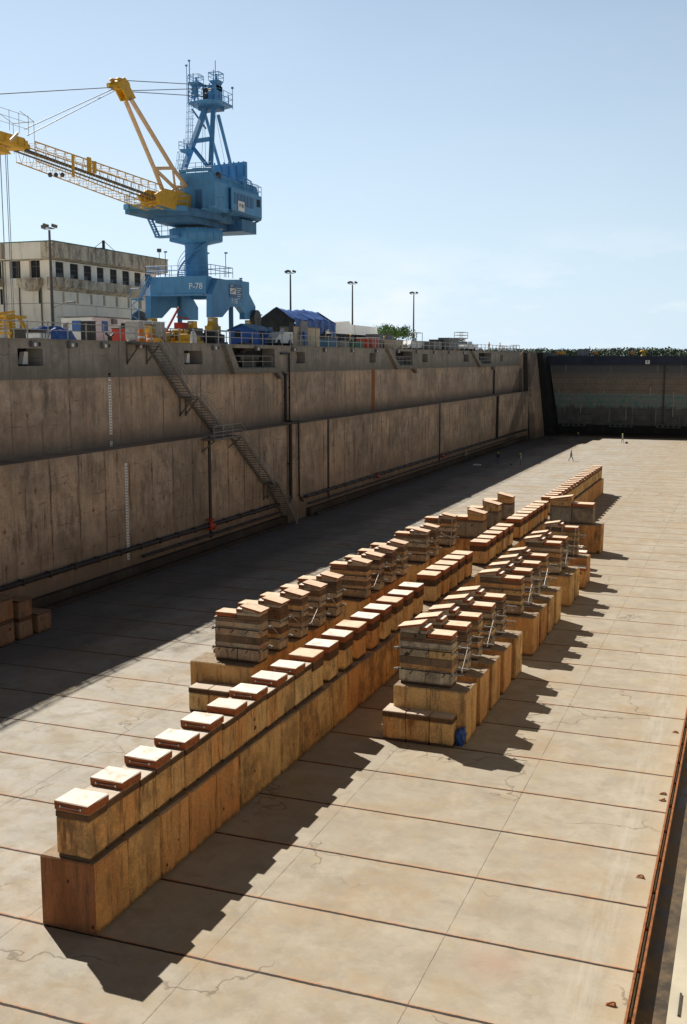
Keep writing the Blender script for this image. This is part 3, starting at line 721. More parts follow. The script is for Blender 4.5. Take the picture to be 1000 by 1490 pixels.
def landing(parent, X, w, y0, y1, z, rail=True, kick=.0):
    G('stair_steel').box(X, X+w+.05, y0, y1, z-.16, z).build('landing', parent)
    for y in (y0+.1, y1-.1): G('stair_steel').beam((X+w, y, z-.16), (X+.02, y, z-1.5), .1, .1).box(X, X+.1, y-.05, y+.05, z-1.6, z-.16).build('bracket', parent)
    if rail:
        s = G('rail_steel')
        for h in (1.0, .5): s.tube((X+w, y0, z+h), (X+w, y1, z+h), .026, 6)
        for k in range(4): y = y0+(y1-y0)*k/3; s.tube((X+w, y, z), (X+w, y, z+1.02), .026, 5)
        s.build('landing_rail', parent)
W1 = 1.15
up = thing('metal_stairs', (XU, 76, ZL), 'upper flights of steel stairs from the deck down to the ledge on the shaded wall', 'stairs', 'steel stairs down the shaded wall')
yT = onx(235, 503, XU+W1).y; yM = onx(327, 577, XU+W1); yE = onx(352, 634, XU+W1)
A0 = (onx(232, 503, XU+W1).y, ZT-.02); A1 = (onx(281, 575, XU+W1).y, onx(281, 577, XU+W1).z)
flight(up, A0, A1, XU, W1)
landing(up, XU, W1, A1[0]-.2, A1[0]+.9, A1[1], False)
landing(up, XU, W1, A0[0]-2.8, A0[0]+.1, ZT-.02, False)
flight(up, (A1[0]+.8, A1[1]), (onx(328, 637, XU+W1).y, ZL+.2), XU, W1)
lo = thing('metal_stairs', (XL, 88, 0), 'lower flights of steel stairs from the ledge down to the dock floor', 'stairs', 'steel stairs down the shaded wall')
B0 = onx(322, 640, XL+W1); B1 = onx(352, 636, XL+W1)
landing(lo, XL-.6, W1+.6, B0.y-1.2, B1.y, ZL-.1, True)
C1 = onx(400, 703, XL+W1)
flight(lo, (B1.y, ZL-.1), (C1.y, C1.z), XL, W1)
landing(lo, XL, W1, C1.y-.1, C1.y+.9, C1.z, False)
flight(lo, (C1.y+.8, C1.z), (onx(433, 750, XL+W1).y, .1), XL, W1)
# ================= KEEL LINE =================
KX0, KX1 = -17.66, -15.9
BP = 1.755
rg = random.Random(4)
def kz(Y): return 2.05-.0026*(Y-23)      # top of the concrete base
def variants(fn, n): return [fn(k) for k in range(n)]
# base blocks, a continuous wall of separate concrete blocks
def base_mesh(w, d, h, seed, mat='base_concrete'):
    return G(mat).cbox(-w/2, w/2, 0, d, 0, h, .05, .02, seed).mesh('concrete_block')
bm_ = [base_mesh(KX1-KX0, BP-.055, 2.05, s) for s in range(5)]
def single(me, name, loc, label, cat, group, scale=None, rz=0):
    o = bpy.data.objects.new(name, me); COL.objects.link(o); o.location = loc
    if scale: o.scale = scale
    o.rotation_euler = (0, 0, rz); WO[o.name] = Vector(loc)
    return tag(o, label, cat, group)
NB = 59
first_me = base_mesh(KX1-KX0, BP-.055, 2.05, 0); first_me.materials.append(MATS['base_rusty'])
for p_ in first_me.polygons:
    if p_.normal.y < -.6: p_.material_index = 1
for k in range(NB):
    y = 22.87+k*BP; d = 1.0+ (.012 if k % 7 == 3 else 0)
    single(bm_[k % 5] if k else first_me, 'concrete_block', ((KX0+KX1)/2+rg.uniform(-.015, .015), y, 0), 
           ('%s concrete block from the near end of the keel line bottom row' % nth(k)), 'concrete block', 'concrete blocks under the keel line', (1, 1, kz(y)/2.05), rg.uniform(-.004, .004))

# upper blocks
KU0, KU1 = -17.13, -16.06
def keel_block(L, Hb, capmat, cap=True, lip=.24, wide=0.0, loc=(0, 0, 0), rods=True, dl=.95, tall=False, seed=1, cap_h=.25):
    t = thing('keel_block', (0, 0, 0), 'x', 'keel block', 'timber-topped blocks along the keel line')
    w = KU1-KU0
    G('dark_plank').cbox(-w/2+.03, w/2-.03, .03, L-.03, 0, .13, .02, .01, seed).build('bottom_plank', t)
    if tall:
        G('course_concrete').cbox(-w/2, w/2, 0, L, .13, Hb-.34, .03, .01, seed+1).build('body', t)
        G('dark_plank').cbox(-w/2-.02, w/2+.02, -.02, L+.02, Hb-.34, Hb, .02, .008, seed+2).build('timber_course', t)
    else:
        G('course_concrete').cbox(-w/2, w/2, 0, L, .13, Hb-.22, .03, .01, seed+1).build('body', t)
        G('dark_plank').cbox(-w/2-.005, w/2+.015, .0, L, Hb-.22, Hb-.05, .015, .006, seed+2).build('timber_course', t)
        G('pale_plank').cbox(-w/2, w/2, .01, L-.01, Hb-.05, Hb, .01, .003, seed+2).build('top_plank', t)
    if cap:
        c = G(capmat).cbox(-w/2-.02, w/2+.03, -.03, -.03+dl, Hb, Hb+cap_h, .02, .008, seed+3).build('cap', t)
        if rods:
            r = G('galv_rod').tube((-.32, -.07, Hb+.12), (.34, -.07, Hb+.12), .012, 6)
            for q in (-.32, .34): r.box(q-.022, q+.022, -.09, -.03, Hb+.095, Hb+.15)
            r.build('tie_rod', c)
    return t
kx = (KU0+KU1)/2
lowcap = keel_block(.842, 1.40, 'cap_wood', True, seed=11); lowcap2 = keel_block(.842, 1.40, 'cap_wood', True, seed=31, rods=False)
lowpl = keel_block(.842, 1.40, 'cap_wood', False, seed=22)
tall = keel_block(1.06, 1.28, 'cap_wood', True, rods=False, dl=1.12, tall=True, seed=7)
tall2 = keel_block(1.06, 1.28, 'cap_wood_far', True, rods=False, dl=1.12, tall=True, seed=71)
tallf = keel_block(1.2, 1.26, 'cap_wood_far', True, rods=False, dl=1.26, tall=True, seed=17)
lowf = keel_block(.845, 1.22, 'cap_wood_far', True, seed=51, rods=False, dl=.92); lowfp = keel_block(.845, 1.22, 'cap_wood_far', False, seed=61)
protos = [lowcap, lowcap2, lowpl, tall, tall2, tallf, lowf, lowfp]
def kill(root):
    for ch in list(root.children):
        for gch in list(ch.children): bpy.data.objects.remove(gch)
        bpy.data.objects.remove(ch)
    bpy.data.objects.remove(root)
def kcopy(p, Y, label, hz=1.0, x=0):
    r = dup(p, (kx+x+rg.uniform(-.015, .015), Y, kz(Y)), label); r.scale = (1, 1, hz)
    r.scale = (rg.uniform(.985, 1.015), 1, hz*rg.uniform(.985, 1.012)); r.rotation_euler = (0, rg.uniform(-.006, .006), rg.uniform(-.02, .02)); return r
# section A, low continuous course: capped and bare blocks alternate
for k in range(17):
    Y = 22.93+k*.868
    if k == 16: break
    if k % 2 == 0: kcopy([lowcap, lowcap, lowcap2][(k//2) % 3 if k > 4 else 0], Y, '%s capped block from the near end of the low keel stretch' % nth(k//2))
    else: kcopy(lowpl, Y, 'uncapped block right behind the %s capped block of the low near stretch' % nth(k//2))
kcopy(lowcap, 36.82, 'last capped block of the low near stretch, just before the taller blocks'); kcopy(lowpl, 37.62, 'uncapped block that ends the low near stretch beside the taller blocks')
TA = [38.6, 40.35, 42.1, 43.9, 45.7, 47.55, 49.35, 51.15, 53.0]
sec = {'first group of separate tall blocks': (TA, tall, tall2), 'second group of separate tall blocks': ([56.3, 58.1, 59.9, 61.7, 63.5], tallf, tallf),
       'third group of separate tall blocks': ([68.36, 70.2, 72.05, 73.9, 75.8], tallf, tallf), 'fourth group of blocks': ([79.5, 81.3, 83.04, 84.8, 86.5, 88.2, 90.0], tallf, tallf)}
for nm, (ys, p1, p2) in sec.items():
    for k, Y in enumerate(ys):
        kcopy(p1 if k % 3 else p2, Y, '%s block from the near end in the %s' % (nth(k), nm), {53.0: 1.0}.get(Y, 1.0)*((3.68-.0035*(Y-23)-kz(Y))/(1.53 if p1 is tall else 1.51)))
nE = 38
for k in range(nE):
    Y = 93.8+k*.868*1.0; hz = (3.43-.0045*(Y-93)-kz(Y))/1.47
    if Y+.87 > 22.87+NB*BP: break
    if k % 2 == 0: kcopy(lowf, Y, '%s capped block from the near end in the far continuous keel stretch' % nth(k//2), hz)
    else: kcopy(lowfp, Y, 'uncapped block behind the %s capped block of the far stretch' % nth(k//2), hz)
for p in protos: kill(p)

# ================= SIDE PILES =================
def pile(sgn, variant=0, seed=0, rodlen=.42):
    # x inner (towards the keel) is -1, outer +1, mirrored by sgn; front face at y=0
    t = thing('timber_pile', (0, 0, 0), 'x', 'block pile')
    def X(a, b): return (a*sgn, b*sgn) if sgn > 0 else (b*sgn, a*sgn)
    D = .85; rs = random.Random(seed)
    def lay(name, mat, a, b, z0, z1, y0=0, y1=D, c=.015, p=None):
        x0, x1 = X(a, b); j = rs.uniform(-.018, .018)
        return G(mat).cbox(x0+j, x1+j, y0+rs.uniform(-.012, .012), y1, z0, z1, c, .006, rs.randint(0, 9999)).build(name, p or t)
    lay('bottom_plank', 'dark_plank', -1.08, 1.08, 0, .11)
    lay('timber_block', 'pile_timber_light', -1.12, -.005, .11, .66); lay('timber_block', 'pile_timber_light', .005, 1.12, .11, .66)
    lay('timber_course', ['pile_timber_ochre', 'pile_timber_light'][seed % 2], -1.12, 1.12, .67, .86)
    lay('timber_course', 'pile_timber_dark', -1.12, 1.12, .87, 1.17)
    if seed % 2: lay('timber_course', 'pile_timber_light', -1.12, 1.12, 1.18, 1.56)
    else: lay('timber_course', 'pile_timber_light', -1.12, 0.1, 1.18, 1.56); lay('timber_course', 'pile_timber_ochre', .11, 1.12, 1.18, 1.56)
    lay('timber_course', ['pile_timber_light', 'pile_timber_dark', 'pile_timber_ochre'][seed % 3], -1.12, 1.12, 1.57, 1.80)
    lay('timber_course', 'pile_timber_dark', -1.12, 1.1, 1.81, 1.93)
    pl = lay('outer_plank', 'pale_plank', .0, 1.14, 1.935, 1.985, -.02, D)
    lay('cap', 'cap_wood_far', .05, 1.1, 2.02, 2.2, .0, D-.02)
    lay('spacer', 'dark_plank', .1, 1.05, 1.985, 2.02, .05, D-.05)
    lay('riser', 'pile_timber_dark', -1.12, .02, 1.935, 2.14)
    lay('riser', 'pile_timber_light', -1.10, .04, 2.145, 2.27)
    lay('cap_step', 'cap_wood', -.24, .05, 2.275, 2.42, .02, D-.05)
    sl = [(-1.10, 2.275), (-.26, 2.275), (-.26, 2.46), (-1.10, 2.30)]
    w = G('pile_timber_light').prism([(x*sgn, z) for x, z in sl], 'y', .02, D-.02).build('wedge', t)
    a = Vector((-1.2*sgn, D/2, 2.335)); b = Vector((-.18*sgn, D/2, 2.53))
    G('cap_wood_far').beam(a, b, D+.04, .09).build('sloping_cap', w)
    # clamping rods
    for z in (.62, 1.50):
        r = G('dark_steel'); 
        r.tube((-1.32, -.04, z), (1.32, -.04, z-.0), .022, 6).tube((-1.32, D+.04, z), (1.32, D+.04, z), .022, 6)
        for x in (-1.17, 1.17): r.tube((x, -.2, z-.06), (x, D+.15, z-.06), .022, 6)
        for x in (-.55, .15, .85): r.tube((x*sgn, -.03, z-.05), (x*sgn-.06, -.2, z-.13), .02, 5)
        cr = r.build('clamp_rod', t)
        g = G('galv_rod')
        for y in (-.04, D+.04):
            x0 = 1.16 if sgn > 0 else -1.16
            for q in (-1, 1):
                g.tube((q*1.14, y, z), (q*(1.14+(rodlen if q == 1 else .2)), y, z), .026, 6); g.box(q*1.2-.03, q*1.2+.03, y-.05, y+.05, z-.05, z+.05)
        g.build('rod_end', cr)
    return t
LC, RC = -21.15, -12.07
def pile_set(sgn, cx, ys, zs, base_top, names, ptypes, bx, bw, bd, side):
    out = []
    for k, (y, zt) in enumerate(zip(ys, zs)):
        gname, idx = names[k]
        zb = base_top(y); p = ptypes[k % len(ptypes)]
        r = dup(p, (cx+rg.uniform(-.03, .03), y, zb), '%s timber pile from the near end, %s group right of the keel' % (nth(idx), gname) if side == 'R' else '%s timber pile from the near end, %s group left of the keel' % (nth(idx), gname), 'timber piles %s of the keel line' % ('right' if side == 'R' else 'left'))
        r.scale = (1, 1, (zt-zb)/(2.2 if side == 'R' else 2.27)); r.rotation_euler = (0, 0, rg.uniform(-.02, .02))
        single(rg.choice(bw), 'concrete_block', (bx, y-(.35 if side == 'R' else .6), 0), 'wide concrete base under the %s timber pile of the %s %s-hand group' % (nth(idx), gname, 'right' if side == 'R' else 'left'), 'concrete block', 'concrete base blocks under the side piles', (1, 1, zb/2.1), rg.uniform(-.006, .006))
        out.append((r, y, zb))
    return out
def wide_base(w, d, h, seed):
    g = G('base_concrete'); g.cbox(-w/2, .0-.004, 0, d, 0, h, .045, .012, seed); g.cbox(.004, w/2, 0, d, 0, h, .045, .012, seed+1); return g.mesh('concrete_block')
wb = [wide_base(3.15, 1.6, 2.1, s*10) for s in range(4)]
Rp = [pile(1, 0, s, .5) for s in (0, 1, 2)]
Lp = [pile(-1, 0, s, .2) for s in (3, 4, 5)]
Ry = [y-.85 for y in (41.9, 44.2, 46.4, 48.8, 51.3, 55.8, 58.1, 60.4, 62.9, 67.9, 70.0, 75.0)]
Rz = [4.38, 4.22, 4.12, 4.08, 3.98, 4.03, 4.02, 4.02, 4.02, 3.98, 3.98, 3.92]
Ly = [y-.85 for y in (42.87, 45.1, 47.5, 49.9, 52.2, 56.9, 59.2, 61.5, 63.9, 68.8, 71.1, 75.7)]
Lz = [4.27, 4.18, 4.06, 3.99, 4.0, 3.96, 3.93, 3.94, 3.92, 3.93, 3.9, 4.02]
nm = [('nearest', i) for i in range(5)]+[('middle', i) for i in range(4)]+[('far', i) for i in range(3)]
Ro = pile_set(1, RC, Ry, Rz, lambda y: 2.15-.008*(y-41), nm, Rp, -11.77, wb, 1.6, 'R')
Lo = pile_set(-1, LC, Ly, Lz, lambda y: 1.97-.002*(y-41), nm, Lp, -21.7, wb, 1.6, 'L')
for p in Rp+Lp: kill(p)
# diagonal braces joining neighbouring piles
def brace(a, b, label):
    tag(G('galv_rod').tube(a, b, .018, 6).lathe([(.02, -.06), (.045, -.04), (.045, .04), (.02, .06)], a, 8).lathe([(.02, -.06), (.045, -.04), (.045, .04), (.02, .06)], b, 8).build('brace_rod'), label, 'rod', 'diagonal rods bracing neighbouring piles')
for side, lst, x in (('right', Ro, RC+1.3), ('left', Lo, LC+1.27)):
    for k in range(len(lst)-1):
        if nm[k][0] != nm[k+1][0] or (side == 'right' and nm[k][1] % 2): continue
        (_, y1, z1), (_, y2, z2) = lst[k], lst[k+1]
        hi, lw = 1.55, .6
        if side == 'right': a, b = (x, y1+.9, z1+lw-.1), (x, y2-.05, z2+hi+.05)
        else: a, b = ((x, y1+.9, z1+hi), (x, y2-.05, z2+lw)) if k % 3 != 2 else ((x, y1+.9, z1+lw), (x, y2-.05, z2+hi))
        brace(a, b, 'pale brace rod between the %s and %s piles of the %s %s-hand group' % (nth(nm[k][1]), nth(nm[k+1][1]), nm[k][0], side))
# two uprights leaning on the lone far left pile and the far right pile
for (x, y, z, lab) in ((-21.2, 74.7, 1.9, 'left of two upright rods leaning on the lone far left pile'), (-20.2, 74.7, 1.9, 'right of two upright rods leaning on the lone far left pile'), (-12.9, 74.0, 3.3, 'left short upright rod on the last clamped pile of the right side'), (-12.1, 74.0, 3.3, 'middle short upright rod on the last clamped pile of the right side'), (-11.2, 74.0, 1.9, 'long upright rod on the last clamped pile of the right side')):
    tag(G('galv_rod').tube((x, y, z), (x+.12, y, 3.95), .03, 6).build('upright_rod'), lab, 'rod', 'upright rods leaning on piles')

# unclamped grey piles farther along
def grey_pile(cx, y, zb, w, hb, ztop, sgn, label, faces=1, d=1.2):
    t = thing('timber_pile', (cx, y, zb), label, 'block pile', 'unclamped grey piles at the far end')
    if faces == 2:
        G('grey_concrete').cbox(cx-w/2, cx-.01, y, y+d, zb, zb+hb, .03, .01, 3).build('body_block', t); G('grey_concrete').cbox(cx+.01, cx+w/2, y, y+d, zb, zb+hb, .03, .01, 4).build('body_block', t)
    else: G('grey_concrete').cbox(cx-w/2, cx+w/2, y, y+d, zb, zb+hb, .03, .01, 3).build('body_block', t)
    z = zb+hb
    G('pile_timber_dark').cbox(cx-w/2, cx+w/2, y, y+d, z, z+.16, .02, .01, 5).build('timber_course', t); z += .16
    i0, i1 = (cx-w/2*sgn*1.0, cx-.02*sgn); o0, o1 = (cx+.05*sgn, cx+w/2*sgn)
    a, b = sorted((o0, o1)); G('cap_wood_far').cbox(a, b, y-.02, y+d, z+.01, z+.24, .02, .008, 6).build('cap', t)
    a, b = sorted((i0, i1)); G('pile_timber_ochre').cbox(a, b, y, y+d-.05, z+.01, z+.42, .02, .008, 7).build('riser', t)
    zz = z+.43; 
    G('pile_timber_ochre').prism([(i0, zz), (i1, zz), (i1, zz+.30), (i0, zz+.03)], 'y', y+.02, y+d-.06).build('wedge', t)
    G('cap_wood_far').beam((i0-.05*sgn, y+d/2, zz+.07), (i1+.02*sgn, y+d/2, zz+.36), d, .09).build('sloping_cap', t)
for k, y in enumerate((79.2, 84.2, 89.4)):
    grey_pile(-20.1, y, 1.85, 2.55, [1.25, 1.3, 1.3][k], 0, -1, ['nearest', 'middle', 'farthest'][k]+' of the three unclamped grey piles left of the keel line')
    single(wb[k], 'concrete_block', (-20.2, y-.3, 0), 'concrete base block under the %s unclamped grey pile left of the keel' % ['nearest', 'middle', 'farthest'][k], 'concrete block', 'concrete base blocks under the side piles', (1, 1, 1.85/2.1))
grey_pile(-13.35, 86.5, 2.3, 3.45, 1.25, 0, 1, 'last pile on the right: two grey concrete cubes with a stepped rusty cap', 2)
single(wide_base(3.9, 1.7, 2.3, 77), 'concrete_block', (-12.85, 86.2, 0), 'big concrete base block under the last pile on the right side', 'concrete block', 'concrete base blocks under the side piles')
# small low rusty blocks tucked between the far right bases
for k, (x, y, h) in enumerate(((-10.55, 72.4, 1.45), (-11.3, 77.6, 1.6), (-11.9, 79.6, 1.6))):
    t = thing('low_block', (x, y, 0), ['small rusty block tucked behind the bases of the far right-hand group', 'small rusty block right behind the last clamped pile on the right', 'small rusty block nearest the big last base on the right'][k], 'low block', 'small rusty blocks beside the right-hand bases')
    G('course_concrete').cbox(x-.5, x+.45, y, y+.9, 0, h-.2, .03, .01, k).build('body', t); G('cap_wood').cbox(x-.52, x+.47, y-.02, y+.92, h-.2, h, .02, .008, k).build('cap', t)
# three low capped blocks in front of each side line
def low_blocks(xs, y, h, lab, grp):
    for k, (a, b) in enumerate(xs):
        t = thing('low_block', ((a+b)/2, y, 0), lab[k], 'low block', grp)
        G('dark_plank').cbox(a+.03, b-.03, y+.02, y+.96, 0, .1, .02, .01, k).build('bottom_plank', t)
        G('course_concrete').cbox(a+.008, b-.008, y, y+.98, .1, h-.22, .03, .01, k+4).build('body', t)
        G('dark_plank').cbox(a+.006, b-.006, y-.01, y+.98, h-.22, h-.03, .02, .006, k+5).build('timber_course', t)
        G('pale_plank').cbox(a+.006, b-.006, y-.02, y+.98, h-.03, h+.03, .012, .004, k+9).build('top_plank', t)
low_blocks([(-13.6, -12.61), (-12.6, -11.61), (-11.6, -10.62)], 40.05, 1.22, ['left one of the three low blocks in front of the right-hand piles', 'middle one of the three low blocks in front of the right-hand piles', 'right one of three low blocks before the right-hand piles, next to the blue bag'], 'low blocks in front of the right-hand piles')
low_blocks([(-22.75, -21.77), (-21.76, -20.78), (-20.77, -19.8)], 40.3, 1.1, ['left one of the three low blocks in front of the left-hand piles', 'middle one of the three low blocks in front of the left-hand piles', 'right one of the three low blocks in front of the left-hand piles'], 'low blocks in front of the left-hand piles')
# blue bag
bm = bmesh.new(); bmesh.ops.create_icosphere(bm, subdivisions=4, radius=.25); r2 = random.Random(3)
from mathutils import noise as mn
for v in bm.verts:
    n = mn.noise(v.co*7)+.7*mn.noise(v.co*15); n += .8*abs(mn.noise(v.co*17)); v.co *= 1+.42*n; v.co.z = max(-.24, v.co.z*1.45+.1); v.co.x *= .8
m = MB().mat('blue_tarp'); m.add([v.co+Vector((-10.40, 40.55, .25)) for v in bm.verts], [[v.index for v in f.verts] for f in bm.faces], True); bm.free()
tag(m.build('blue_bag', None, None), 'crumpled bright blue bag beside the low blocks at the right-hand piles', 'bag')
# stacked blocks by the shaded wall
def stack_block(x0, x1, y0, y1, z0, z1, label, seed):
    t = thing('stacked_block', ((x0+x1)/2, y0, z0), label, 'block', 'blocks stacked against the shaded wall')
    G('stack_concrete').cbox(x0, x1, y0, y1, z0+.1, z1-.1, .03, .01, seed).build('body', t)
    G('dark_plank').cbox(x0-.01, x1+.01, y0-.01, y1+.01, z1-.1, z1, .02, .008, seed).build('top_plank', t)
    G('dark_plank').cbox(x0+.02, x1-.02, y0+.02, y1-.02, z0, z0+.1, .02, .01, seed).build('bottom_plank', t)
X1 = -37.38
stack_block(-39.3, X1, 45.9, 47.12, 0, 1.3, 'lower block of the nearest stack by the shaded wall, at the picture edge', 2)
stack_block(-39.3, X1, 45.9, 47.12, 1.3, 2.6, 'upper block of the nearest stack by the shaded wall, at the picture edge', 4)
stack_block(-39.6, X1, 47.55, 48.72, 0, 1.12, 'lower block of the second stack by the shaded wall', 5)
stack_block(-39.6, X1, 47.55, 48.72, 1.12, 2.24, 'upper block of the second stack by the shaded wall', 8)
stack_block(-38.9, X1, 49.2, 50.45, 0, 1.15, 'single low block standing right of the two stacks by the shaded wall', 6)
# steel edging of the floor along the gutter
e = thing('gutter_edging', (XR, 60, 0), 'rusty steel edging running along the floor edge by the gutter', 'edging')
G('rust_steel').box(XR-.06, XR+.0, Y0, 222, -.18, .035).build('edge_angle', e)
G('rust_steel').box(XR+.10, XR+.16, Y0, 222, -.2, -.05).build('outer_bar', e)
for k in range(44): G('rust_steel').box(XR+.001, XR+.10, 20+k*2.2, 20.12+k*2.2, -.16, -.08).build('cleat', e)
# rusty pad-eyes
for k, (px, py) in enumerate(((889, 1463), (932, 1277), (964, 1165), (965, 1156), (983, 1066))):
    p = onz(px, py, 0)
    pe = thing('pad_eye', (p.x, p.y, 0), ['nearest rusty pad-eye set in the floor by the gutter', 'rusty pad-eye by the gutter, second from the camera', 'nearer of a close pair of rusty pad-eyes by the gutter', 'farther of a close pair of rusty pad-eyes by the gutter', 'farthest rusty pad-eye in the floor by the gutter'][k], 'pad-eye', 'rusty pad-eyes in the floor')
    G('rust_steel').cbox(p.x-.12, p.x+.12, p.y-.06, p.y+.06, 0, .02, .005, .003, k).build('plate', pe)
    ro = (.3, -.5, .9, .1, -.8)[k]; pts = [(p.x+.09*math.cos(a)*math.cos(ro)+.05*math.sin(a), p.y+.09*math.cos(a)*math.sin(ro), .02+(.075-.008*k)*math.sin(a)) for a in [math.pi*i/6 for i in range(7)]]
    G('rust_steel').path(pts, .022, 6).build('ring', pe)
# iron bar on the gutter bank
p = onz(989, 1462, 0); tag(G('dark_steel').box(p.x-.02, p.x+.03, p.y-.5, p.y+.45, 0, .05).build('iron_bar'), 'short dark iron bar lying on the pale bank right of the gutter', 'bar')
# ================= BLUE PORTAL CRANE =================
XC, YC = -55.9, 102.5
XA, XB_ = -52.0, -59.8
cr = thing('portal_crane', (XC, YC, ZT), 'tall blue dockside portal crane with a yellow lattice boom pointing left', 'crane')
def px2(pts, X=XA): return [(onx(a, b, X).y, onx(a, b, X).z) for a, b in pts]
def cp(l, x0=190, y0=290, k=.21): return [(x0+a*k, y0+b*k) for a, b in l]
fr = px2(cp([(575, 553), (750, 553), (845, 740), (845, 830), (770, 830), (770, 790), (735, 742), (672, 742), (612, 815), (540, 815), (540, 655)]))
yb = [p[0] for p in fr]
ya0 = 98.6; sh = ya0-min(yb)
fr = [(y+sh, z) for y, z in fr]
YD = max(y for y, z in fr)
ft = max(z for y, z in fr)
for X0, nm_ in ((XA-.65, 'r'), (XB_, 'l')):
    G('crane_blue').prism(fr, 'x', X0, X0+.65).build('side_frame', cr)
zt, zb_ = ft-.05, ft-1.95
G('crane_blue').box(XB_+.65, XA-.65, ya0+.02, ya0+1.3, zb_, zt).box(XB_+.9, XA-.9, ya0-.12, ya0+.02, zb_-.05, zb_+.12).build('cross_beam', cr)
G('crane_blue').box(XB_+.65, XA-.65, YD-1.6, YD-.2, zb_+.1, zt).build('cross_beam', cr)
G('crane_blue_dark').box(XB_+.65, XA-.65, ya0+1.3, YD-1.6, zt-.4, zt-.1).build('portal_deck', cr)
for X0 in (XA-.33, XB_+.33):
    for yy_ in (ya0+.75, YD-.85):
        zl = min(z for y, z in fr)
        g = G('crane_yellow').box(X0-.34, X0+.34, yy_-.5, yy_+.5, zl-.65, zl-.003).prism([(yy_-.8, zl-.9), (yy_-.5, zl-.5), (yy_+.5, zl-.5), (yy_+.8, zl-.9)], 'x', X0-.3, X0+.3)
        lg = g.build('leg_foot', cr)
        t_ = G('crane_yellow'); t_.prism([(yy_-1.9, ZT+.7), (yy_-1.3, ZT+1.35), (yy_+1.3, ZT+1.35), (yy_+1.9, ZT+.7)], 'x', X0-.35, X0+.35).box(X0-.45, X0+.45, yy_-.9, yy_+.9, ZT+1.35, zl-.85).build('bogie', cr)
        w = G('crane_grey')
        for q in (-1.5, -.6, .6, 1.5): w.tube((X0-.2, yy_+q, ZT+.42), (X0+.2, yy_+q, ZT+.42), .38, 12)
        w.build('wheel_set', cr)
        G('white_paint').box(X0-.25, X0+.25, yy_-.56, yy_-.51, zl-.35, zl-.15).build('foot_plate', cr)
# portal railings, stairs
g = G('crane_blue')
zr = ft
rp = [(XB_+.1, ya0+.1), (XA-.1, ya0+.1), (XA-.1, ya0+5), (XB_+.1, ya0+5), (XB_+.1, ya0+.1)]
for a, b in zip(rp[:-1], rp[1:]):
    for h in (.55, 1.05): g.tube((*a, zr+h), (*b, zr+h), .035, 5)
    for k in range(6): q = k/5; g.tube((a[0]+(b[0]-a[0])*q, a[1]+(b[1]-a[1])*q, zr), (a[0]+(b[0]-a[0])*q, a[1]+(b[1]-a[1])*q, zr+1.05), .03, 5)
for k, (x, y) in enumerate(((XB_+2.4, ya0+.2), (XA-2.0, ya0+3), (XA-.1, ya0+3.4), (XA, ya0+6.6))):
    z0_ = zr if k < 3 else zr-2.4
    g.tube((x, y, z0_), (x, y, z0_+2.5), .04, 5); g.box(x-.1, x+.2, y-.08, y+.08, z0_+2.4, z0_+2.55)
g.build('portal_railing', cr)
g = G('crane_blue')   # outside stairs on the left
for yy_ in (ya0-.6, ya0-.1): g.beam((XB_+.9, yy_, zr), (XB_-.4, yy_, zr-2.2), .05, .14)
for k in range(12): q = k/11; g.box(XB_+.9-1.3*q-.12, XB_+.9-1.3*q+.12, ya0-.6, ya0-.1, zr-2.2*q-.03, zr-2.2*q)
for h in (.5, 1): g.tube((XB_+.9, ya0-.6, zr+h), (XB_-.4, ya0-.6, zr-2.2+h), .03, 5)
g.box(XB_-1.3, XB_-.3, ya0-.7, ya0+.4, zr-2.35, zr-2.2); g.tube((XB_-1.3, ya0-.7, zr-2.2), (XB_-1.3, ya0-.7, zr-1.2), .03, 5).tube((XB_-1.3, ya0-.7, zr-1.2), (XB_-.3, ya0-.7, zr-1.2), .03, 5)
for k in range(6): g.beam((XB_-.5-(k % 2)*.8, ya0-.6, zr-2.4-k*.5), (XB_-.5-((k+1) % 2)*.8, ya0-.6, zr-2.9-k*.5), .05, .08)
g.tube((XB_-1.3, ya0-.6, zr-2.3), (XB_-1.3, ya0-.6, ZT+.6), .05, 5).tube((XB_-.4, ya0-.6, zr-2.3), (XB_-.4, ya0-.6, ZT+.6), .05, 5)
g.build('portal_stairs', cr)
G('crane_grey').tube((XB_-.9, ya0+.2, zr-4.4), (XB_-.9, ya0+1.0, zr-4.4), 1.0, 18).tube((XB_-.9, ya0+.1, zr-4.4), (XB_-.9, ya0+1.1, zr-4.4), .5, 14).build('cable_reel', cr)
G('crane_grey').tube((XA-.1, YD-.5, zr-4.0), (XA+.5, YD-.5, zr-4.0), .9, 16).build('cable_reel', cr)
for px_ in (262, 336.5):
    q = ony(px_, 470, ya0+6); G('crane_blue_dark').box(q.x-.18, q.x+.18, ya0+5.8, ya0+6.2, ZT, zb_+.2).build('cable_post', cr)
# marks
a = onx(285, 417, XC); p = ony(285, 416.5, ya0)
text_mesh('P-78', .88, 'number_white', 'lettering', cr, (p.x, ya0-.02, p.z), (math.pi/2, 0, 0))
q = onx(340.5, 439.5, XA)
text_mesh('P-78', .78, 'number_white', 'lettering', cr, (XA+.02, ya0+(340.5-303)/.21*.0+ (fr[0][0]-ya0)*0+5.05, q.z+.05), (math.pi/2, 0, math.pi/2))
s0, s1 = onx(330.5, 412, XA), onx(351.5, 433.5, XA)
ys = ya0+3.9; ye = ys+3.0; za, zb2 = s0.z, s1.z
bd = G('crane_panel').box(XA+.02, XA+.06, ys, ye, zb2-.05, za).build('information_board', cr)
G('white_paint').box(XA+.063, XA+.07, ys+.12, ys+1.45, zb2+.28, za-.45).build('logo_panel', bd)
g = G('ink_dark'); cx_, cz_ = ys+.78, (zb2+za)/2-.08
